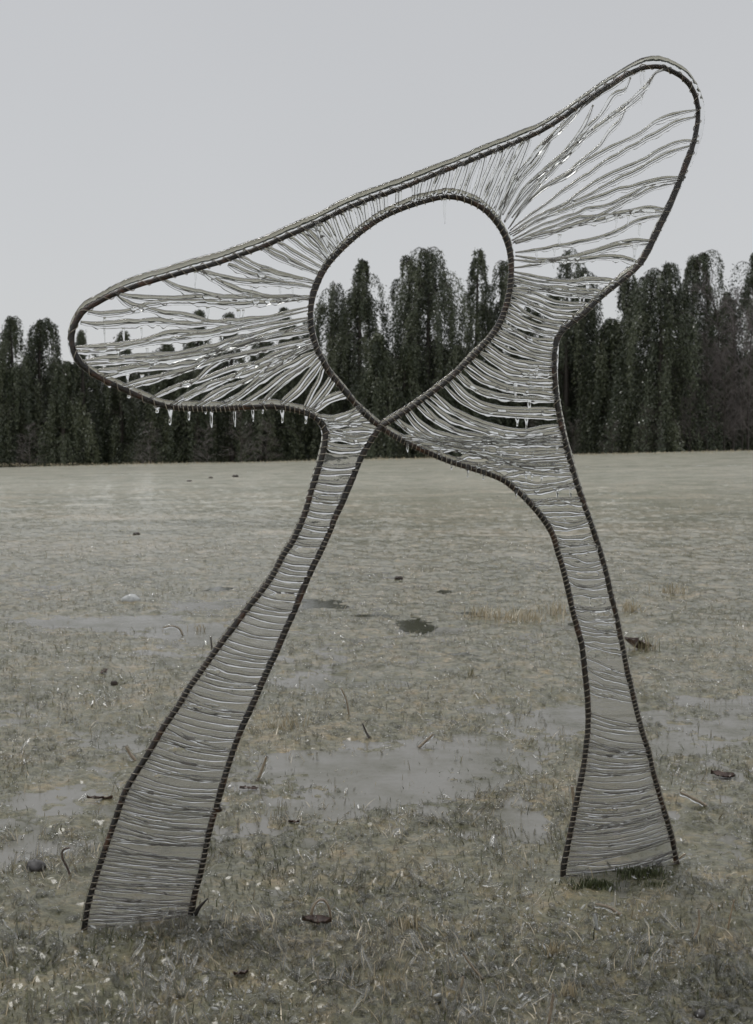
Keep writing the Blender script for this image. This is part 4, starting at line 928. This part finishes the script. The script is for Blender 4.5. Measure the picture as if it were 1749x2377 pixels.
for k, (x0, y0, y1, r) in enumerate(ICI):
    y0 = y0 - 3; big = 1.0 if x0 < 715 else 1.25; h_ = (y1 - y0) * PX * (0.80 + 0.45 * vnoise(np.array(k * 1.7), np.array(0.5), 5)) * big; r = r * (0.85 if x0 < 715 else 1.2); n = 12; t = np.linspace(0, 1, n)
    base = plane_pt(float(x0), float(y0)) - OFF + PN * (0.009 if y0 < 1300 and x0 > 715 else 0.003)
    P = base + np.stack([0.0006 * np.sin(t * 5 + k), 0 * t, -h_ * t], 1)
    rr = r * PX * (0.42 + 0.68 * (1 - t) ** 1.8 + 0.10 * np.sin(t * 9 + k)); rr *= np.where(t > .86, np.sqrt(np.clip(1 - ((t - .86) / .145) ** 2, 0.02, 1)), 1)
    V, Q, T = tube(P, rr, 9, (0.2, -1, 0)); part('icicle', mesh_from('icicle', V, Q, T, True, M_ICE))

# ------------------------------------------------------------------ small things on the ground
def gpos(px, py):
    x, y = ground_xy(px, py, 0.012); x, y = float(x), float(y); return x, y, max(float(terrain(x, y)), 0.0)
def rock_mesh(name, rx, ry, rz, seed, mat):
    nu, nv = 18, 10; a = np.linspace(0, 2 * np.pi, nu, endpoint=False); p = np.linspace(0.02, np.pi - .02, nv)
    A, P_ = np.meshgrid(a, p); d = np.stack([np.cos(A) * np.sin(P_), np.sin(A) * np.sin(P_), np.cos(P_)], -1)
    k = 1 + 0.35 * (vnoise(d[..., 0] * 1.8 + 5, d[..., 1] * 1.8 + d[..., 2] * 2 + 5, seed) - .5) + .2 * (vnoise(d[..., 0] * 5 + 5, d[..., 1] * 5 + d[..., 2] * 4 + 5, seed + 1) - .5)
    V = (d * k[..., None] * [rx, ry, rz]).reshape(-1, 3)
    i = np.arange(nv - 1)[:, None] * nu; j = np.arange(nu)[None, :]; q = (j + 1) % nu
    Q = np.stack([i + j, i + nu + j, i + nu + q, i + q], -1).reshape(-1, 4)
    return mesh_from(name, V, Q, [], True, mat)
def rock(name, px, py, wpx, hpx, mat, label, cat, seed, group=None):
    x, y, z = gpos(px, py); s = y / F
    o = link(name, rock_mesh(name, wpx * s / 2, wpx * s * .42, hpx * s / 2, seed, mat), None, (x, y, z + hpx * s * .18)); tag(o, label, cat, group)
rock('stone', 83, 2016, 46, 34, M_STONE, 'smooth dark grey stone in the ice left of the left leg', 'stone', 1)
rock('stone', 1625, 2352, 30, 26, M_STONE, 'small dark brown stone at the bottom right corner', 'stone', 2)
rock('soil_clod', 265, 1590, 17, 20, M_SOIL, 'small black clod standing in the ice left of the left leg', 'clod', 3)
rock('ice_lump', 305, 1397, 44, 26, M_WICE, 'rounded white lump of ice left of the upper left leg', 'ice lump', 4)
rock('ice_lump', 1103, 2360, 26, 18, M_WICE, 'small pale lump of ice near the bottom edge of the photo', 'ice lump', 14)
for i, (px, py, w_, l_) in enumerate([(440, 1118, 11, 'leftmost of three dark clods far out on the pale field'), (489, 1110, 10, 'middle of three dark clods far out on the pale field'), (547, 1107, 15, 'rightmost and widest of three dark clods far out on the pale field'), (317, 1241, 16, 'dark clod in the mid field left of the left leg'), (926, 1348, 20, 'dark clod in the turf between the legs, above the melt pool'), (1545, 1066, 12, 'tiny dark clod by the far crest on the right')]):
    x, y = ground_xy(px, py); 
    for _ in range(6):
        zt = float(terrain(float(x), float(y))); x, y = ground_xy(px, py, zt)
    s = float(y) / F; o = link('soil_clod', rock_mesh('soil_clod', w_ * s / 2, w_ * s * .5, w_ * s * .26, 20 + i, M_SOIL), None, (float(x), float(y), float(terrain(float(x), float(y))) + w_ * s * .1)); tag(o, l_, 'clod')
def leaf(px, py, wpx, hpx, rot, curl, label, seed, mat=M_DLEAF, name='dead_leaf'):
    x, y, z = gpos(px, py); s = y / F; n, m = 14, 7
    u = np.linspace(-1, 1, n)[:, None] * np.ones((1, m)); v = np.linspace(-1, 1, m)[None, :] * np.ones((n, 1))
    X = u * wpx * s / 2; Yv = v * hpx * s * (1 - np.abs(u) ** 2.2 * .85) * (.45 + 1.0 * vnoise(u * 5 + 9, v * 1.5 + 3, seed))
    Zv = curl * wpx * s * (v ** 2 * .5 + .25 * u ** 2) + 0.006 * vnoise(u * 5 + 5, v * 5 + 5, seed + 1) * (wpx * s / .05) ** .5 - 0.004
    top = np.stack([X, Yv, Zv + .0012], -1).reshape(-1, 3); bot = np.stack([X, Yv, Zv - .0006], -1).reshape(-1, 3)
    idx = np.arange(n * m).reshape(n, m); a, b, c, d = idx[:-1, :-1].ravel(), idx[1:, :-1].ravel(), idx[1:, 1:].ravel(), idx[:-1, 1:].ravel()
    Q = [np.stack([a, b, c, d], 1), np.stack([d, c, b, a], 1) + n * m]
    bd = np.concatenate([idx[:, 0][::-1], idx[0, 1:], idx[1:, -1], idx[-1, 1:-1][::-1]]); b2 = np.roll(bd, -1)
    Q.append(np.stack([b2, bd, bd + n * m, b2 + n * m], 1))
    o = link(name, mesh_from(name, np.vstack([top, bot]), np.vstack(Q), None, True, mat), None, (x, y, z + .006)); o.rotation_euler = (0.35 * math.sin(seed), 0.1, rot); tag(o, label, 'leaf')
leaf(735, 2150, 70, 16, .1, .30, 'dark wet leaf lying under an arched straw between the legs', 3)
leaf(232, 1852, 60, 7, .3, .12, 'narrow brown leaf strip lying left of the left leg', 5)
leaf(1678, 1797, 56, 12, -.2, .22, 'dark curled leaf on the ice at the right edge of the photo', 7)
leaf(243, 1566, 16, 10, -.9, .3, 'small reddish brown leaf beside the black clod', 8)
leaf(578, 1826, 44, 6, .15, .1, 'reddish brown leaf flat in the ice just right of the left leg', 9)
leaf(560, 2262, 40, 9, .6, .2, 'small brown leaf in the turf below the left foot', 10)
leaf(682, 1905, 26, 8, .2, .2, 'tiny red-brown leaf in the wet turf below the large puddle', 12)
leaf(1478, 1505, 34, 30, 1.2, .9, 'pinkish brown curled leaf standing against the right leg', 15)
def stalk(px, py, pts, r, mat, label, iced=True, name='straw', cat='straw', icer=2.2):
    """pts in pixels relative to the base, upwards; dy is depth lean in metres"""
    x, y, z = gpos(px, py); s = y / F
    P = catmull([(a * s, d * s, b * s) for a, b, d in pts], 3 * s)
    V, Q, T = tube(P, np.linspace(r, r * .7, len(P)) * s, 6, (0.1, -1, 0.2))
    o = link(name, mesh_from(name, V, Q, T, True, mat), None, (x, y, z)); tag(o, label, cat)
    if iced:
        V, Q, T = tube(P, r * s * icer * (0.8 + .5 * vnoise(np.arange(len(P)) * .35, 0 * P[:, 0], int(px))), 9, (0.1, -1, 0.2), lump(len(P), 9, int(px), .12)); c = link('ice_sleeve', mesh_from('ice_sleeve', V, Q, T, True, M_ICE), o)
stalk(722, 2140, [(0, 0, 0), (4, 34, 0), (18, 54, 2), (34, 52, 4), (44, 30, 6), (48, 2, 8)], 2.6, M_STRAW, 'ice-coated straw bent into an arch over the dark leaf')
stalk(158, 2040, [(8, -4, 0), (0, 22, 2), (-12, 50, 0), (-10, 68, 0), (6, 74, 0)], 2.4, M_DLEAF, 'hooked reddish stem left of the left leg with an ice bead on its tip')
stalk(598, 1806, [(0, 0, 0), (12, 30, 0), (22, 58, -2)], 3.0, M_STRAW, 'straight ice-coated straw leaning right beside the large puddle')
stalk(972, 1728, [(0, 0, 0), (16, 14, 2), (34, 32, 0)], 2.8, M_STRAW, 'ice-coated straw with a reddish base above the large puddle')
stalk(858, 1710, [(0, 0, 0), (-8, 14, 2), (-16, 34, 0)], 2.0, M_SOIL, 'dark twig standing in the ice above the large puddle')
stalk(315, 1765, [(0, 0, 0), (-14, 18, 2), (-22, 34, 0)], 3.4, M_STRAW, 'broken tan straw just left of the left leg')
stalk(495, 1520, [(0, 0, 0), (-3, 24, 0), (-5, 46, 0)], 1.8, M_SOIL, 'thin dark stem touching the left edge of the left leg')
stalk(1268, 2400, [(0, 0, 0), (10, 50, 0), (16, 100, 0)], 3.4, M_STRAW, 'thick ice-coated straw at the bottom edge, right of the middle', icer=3.0)
stalk(1062, 2330, [(0, 0, 0), (8, 30, 2), (14, 62, 0)], 3.0, M_STRAW, 'upright ice-coated straw near the bottom, below the gap between the legs', icer=2.8)
stalk(1120, 2275, [(0, 0, 0), (-22, 26, 2), (-46, 60, 4)], 2.6, M_STRAW, 'long ice-coated straw leaning left below the puddle', icer=2.6)
stalk(1690, 2165, [(0, 0, 0), (6, 34, 0), (14, 70, 0)], 2.4, M_GICE if False else M_STRAW, 'tall grass blade standing at the right edge below the right foot', iced=False)
stalk(1610, 2180, [(0, 0, 0), (12, 30, 0), (12, 70, 0)], 2.6, M_STRAW, 'ice-coated straw right of the right foot', icer=2.6)
stalk(1440, 2120, [(0, 0, 0), (-26, 16, 4), (-58, 24, 6)], 3.0, M_STRAW, 'ice-coated straw lying in front of the right foot', icer=2.8)
stalk(1386, 2160, [(0, 0, 0), (-2, 18, 0), (-6, 36, 0)], 3.2, M_WICE, 'stubby bead of white ice in front of the right foot', icer=2.6)
stalk(1500, 1995, [(0, 0, 0), (60, -4, 6), (110, 26, 4)][:2] + [(95, 18, 4)], 2.4, M_STRAW, 'straw lying against the lower right leg', icer=2.2)
stalk(1640, 1870, [(0, 0, 0), (-26, 14, 4), (-60, 30, 8)], 3.0, M_STRAW, 'pale flat straw on the turf right of the right leg', icer=2.4)
stalk(1336, 1880, [(0, 0, 0), (-4, 24, 0), (-8, 60, 0)], 4.0, M_STRAW, 'tan upright straw just left of the right leg', icer=2.0)
stalk(1385, 1960, [(0, 0, 0), (2, 10, 0), (4, 22, 0)], 1.0, M_STRAW, 'tiny straw at the right leg', iced=False) if False else None
stalk(425, 1470, [(0, 0, 0), (-8, 16, 0), (-26, 22, 0), (-46, 18, 0)], 1.6, M_STRAW, 'thin ice-coated straw arched over the small puddles on the left', icer=2.4)
stalk(810, 1660, [(0, 0, 0), (-6, 34, 0), (-18, 60, 0)], 1.7, M_STRAW, 'long thin straw leaning left between the legs', icer=2.4)
# tufts of taller dry grass
def tuft(px, py, wpx, hpx, n, label, seed, tc=(0.72, 1.0), wd=1.1):
    rg = np.random.default_rng(seed); x, y, z = gpos(px, py); s = y / F
    bx = rg.normal(0, wpx * .26, n) * s; by = rg.normal(0, wpx * .12, n) * s; L = hpx * s * (.35 + .65 * rg.random(n)); az = rg.random(n) * 6.28; ti = np.abs(rg.normal(0, .38, n))
    d = np.stack([np.sin(ti) * np.sin(az), -np.sin(ti) * np.cos(az), np.cos(ti)], 1)
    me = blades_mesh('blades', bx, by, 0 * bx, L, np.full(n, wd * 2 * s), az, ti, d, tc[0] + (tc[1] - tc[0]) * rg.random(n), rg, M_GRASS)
    o = bpy.data.objects.new('grass_tuft', None); col.objects.link(o); o.location = (x, y, z); o.empty_display_size = .05; tag(o, label, 'grass tuft')
    link('blades', me, o)['kind'] = 'stuff'
tuft(1205, 1440, 190, 48, 120, 'widest clump of tall pale dry grass, between the legs near the right one', 1)
tuft(1120, 1432, 90, 44, 60, 'small pale dry clump at the left end of the widest dry grass', 2)
tuft(1290, 1425, 70, 55, 50, 'dry grass clump touching the left side of the right leg', 3)
tuft(1500, 1510, 70, 60, 36, 'sparse tall dry stems right of the right leg', 4, (0.35, 0.9))
tuft(1470, 1420, 60, 46, 40, 'pale dry clump right of the middle of the right leg', 5)
tuft(1560, 1380, 80, 40, 40, 'low pale dry clump farther right of the right leg', 6)
tuft(1095, 1570, 26, 34, 18, 'small dark red-brown stubble tuft between the legs', 7, (0.45, 0.7))
tuft(660, 1690, 80, 50, 60, 'spiky pale dry tuft just right of the left leg', 8)
tuft(1320, 2315, 50, 60, 40, 'golden dry tuft below the right foot at the bottom', 9, (0.65, 0.95), 1.5)
tuft(1286, 2215, 60, 50, 50, 'golden brown tuft in front of the right foot, left side', 10, (0.62, 0.9), 1.5)
tuft(1375, 2052, 120, 24, 420, 'olive tuft coloured dark for the ground shadow under the inner half of the right foot', 11, (0.0, 0.25), 1.3)  # near-black blades paint in the ground shadow below the foot
tuft(1490, 2026, 120, 24, 420, 'olive tuft coloured dark for the ground shadow under the outer half of the right foot', 31, (0.0, 0.25), 1.3)  # same painted shadow, outer half
tuft(330, 2185, 190, 14, 200, 'matted green and tan tuft along the foot of the left leg', 21, (0.1, 0.6), 1.2)
tuft(1530, 2050, 90, 20, 120, 'olive tuft against the outer rod of the right foot', 22, (0.05, 0.5), 1.2)
tuft(950, 2145, 110, 46, 100, 'tan matted tuft between the feet, right of the dark leaf', 12, (0.6, 0.9), 1.5)
tuft(460, 1460, 30, 30, 14, 'few pale stems in the ice beside the left leg', 13)


# thin fringe of taller grass along the crest of the field
rg = np.random.default_rng(404); N = 5000
x = (rg.random(N) * 2 - 1) * 24; y = 47 + rg.random(N) * 6; z = terrain(x, y); az = rg.random(N) * 6.28; ti = np.abs(rg.normal(0, .5, N))
d = np.stack([np.sin(ti) * np.sin(az), -np.sin(ti) * np.cos(az), np.cos(ti)], 1)
L = 0.03 + 0.11 * rg.random(N) ** 3 * (0.3 + 1.4 * vnoise(x * .5, y * 0, 4))
o = link('crest_grass', blades_mesh('crest_grass', x, y, z, L, np.full(N, .02), az, ti, d, 0.55 + .4 * rg.random(N), rg, M_GRASS)); tag(o, 'thin fringe of pale grass along the far crest of the field', None, None, 'stuff')
